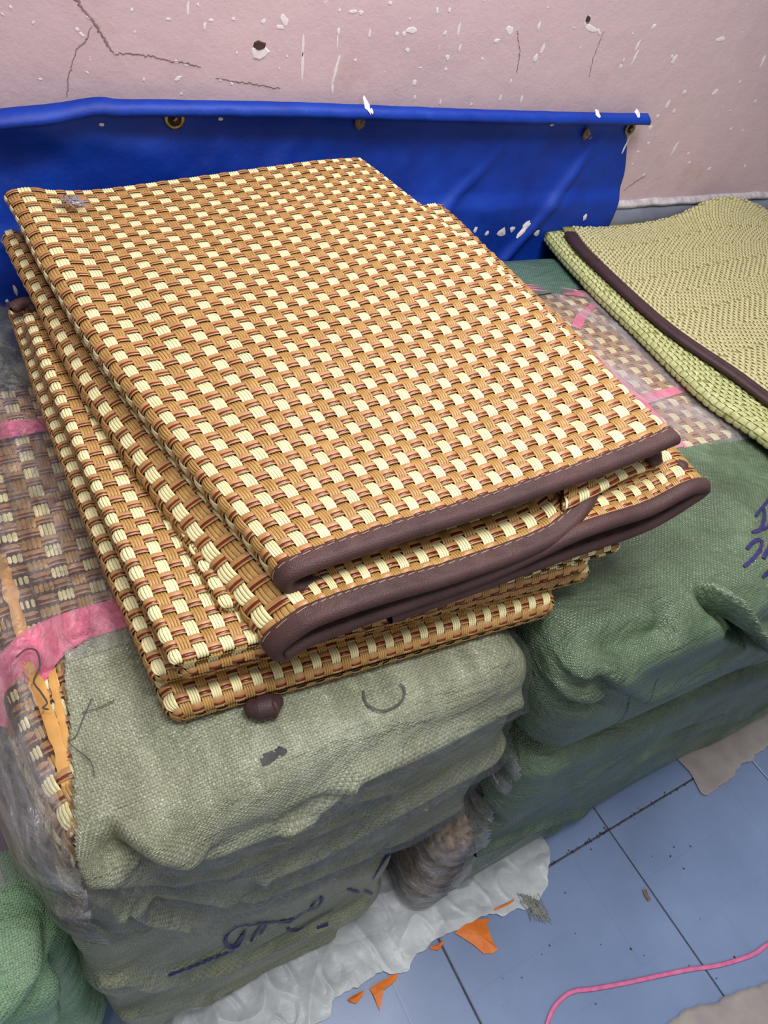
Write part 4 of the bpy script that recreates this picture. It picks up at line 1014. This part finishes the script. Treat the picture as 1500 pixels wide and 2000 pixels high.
def scrap(pts, label, mat=None):
    P = np.array([at(a, b, z=0.003) for a, b in pts]); n = len(P); P[:, 2] = 0.0022 + 0.0022 * rng.random(n)
    c = P.mean(0); c[2] = 0.0055
    V = np.vstack([P, P - [0, 0, .0012], [c], [c - [0, 0, .0012]]])
    Fc = [[i, (i + 1) % n, 2 * n] for i in range(n)] + [[n + (i + 1) % n, n + i, 2 * n + 1] for i in range(n)]
    Fc += [[i, n + i, n + (i + 1) % n] for i in range(n)] + [[i, n + (i + 1) % n, (i + 1) % n] for i in range(n)]
    o = mesh('rust_flake' if mat else 'orange_scrap', V, Fc, mat or M_ORANGE, None, False); tag(o, label, 'scrap')
scrap([(888,1822),(905,1808),(925,1796),(958,1794),(950,1806),(956,1822),(964,1842),(972,1855),(962,1862),(945,1862),(925,1845),(905,1832)], 'largest torn orange plastic scrap beside the white sheet')
scrap([(838,1850),(852,1846),(868,1836),(864,1846),(856,1856),(844,1854)], 'small orange scrap just left of the largest one')
scrap([(722,1930),(745,1916),(775,1900),(777,1908),(768,1920),(748,1934),(744,1954),(742,1974),(736,1960),(730,1945)], 'orange plastic scrap with a pointed lower tip')
scrap([(678,1952),(694,1942),(712,1934),(708,1946),(696,1960),(684,1957)], 'small orange scrap left of the pointed one')
scrap([(962,1776),(984,1766),(1004,1756),(1003,1762),(986,1772),(966,1780)], 'thin orange scrap nearest the frayed threads')
scrap([(1255,1738),(1262,1737),(1266,1746),(1272,1757),(1266,1760),(1260,1750)], 'tiny rust-coloured flake on the tile joint', M_RUST)
P = [at(a, b, z=0.0018) for a, b in ((1062,2030),(1072,1990),(1088,1960),(1118,1937),(1160,1931),(1220,1920),(1290,1905),(1350,1893),(1400,1886),(1450,1872),(1478,1860),(1500,1844),(1560,1810))]
o = tube('pink_string', P, 0.0027, M_RIBBON, None, 8, 120, sq=0.35); tag(o, 'pink plastic string lying curved across the blue floor tiles', 'string')
# floor joint crumbs
CV, CF = [], []; k = 0
for i in range(90):
    if i < 60:
        t_ = rng.uniform(0, 1); px = 1077 + (1343 - 1077) * t_ ** 1.3; py = 1687 + (1526 - 1687) * t_ ** 1.3
    else: px = rng.uniform(900, 1450); py = rng.uniform(1650, 1990)
    c = at(px + rng.normal(0, 2.5), py + rng.normal(0, 2.5), z=0.0); r_ = rng.uniform(.0008, .0022)
    a = rng.uniform(0, 6.3, 4); 
    v = np.array([[math.cos(q), math.sin(q), 0] for q in np.sort(a)] + [[0, 0, 1]]) * r_ + c + [0, 0, .0002]
    CV.append(v); CF += [[k + j, k + (j + 1) % 4, k + 4] for j in range(4)]; k += 5
tag(mesh('floor_grime', np.vstack(CV), CF, M_GRIME, None, False), 'dark crumbs of dirt along the joints of the blue tiles', 'dirt', kind='stuff')
for o in bpy.data.objects:
    if '_w' in o: del o['_w']
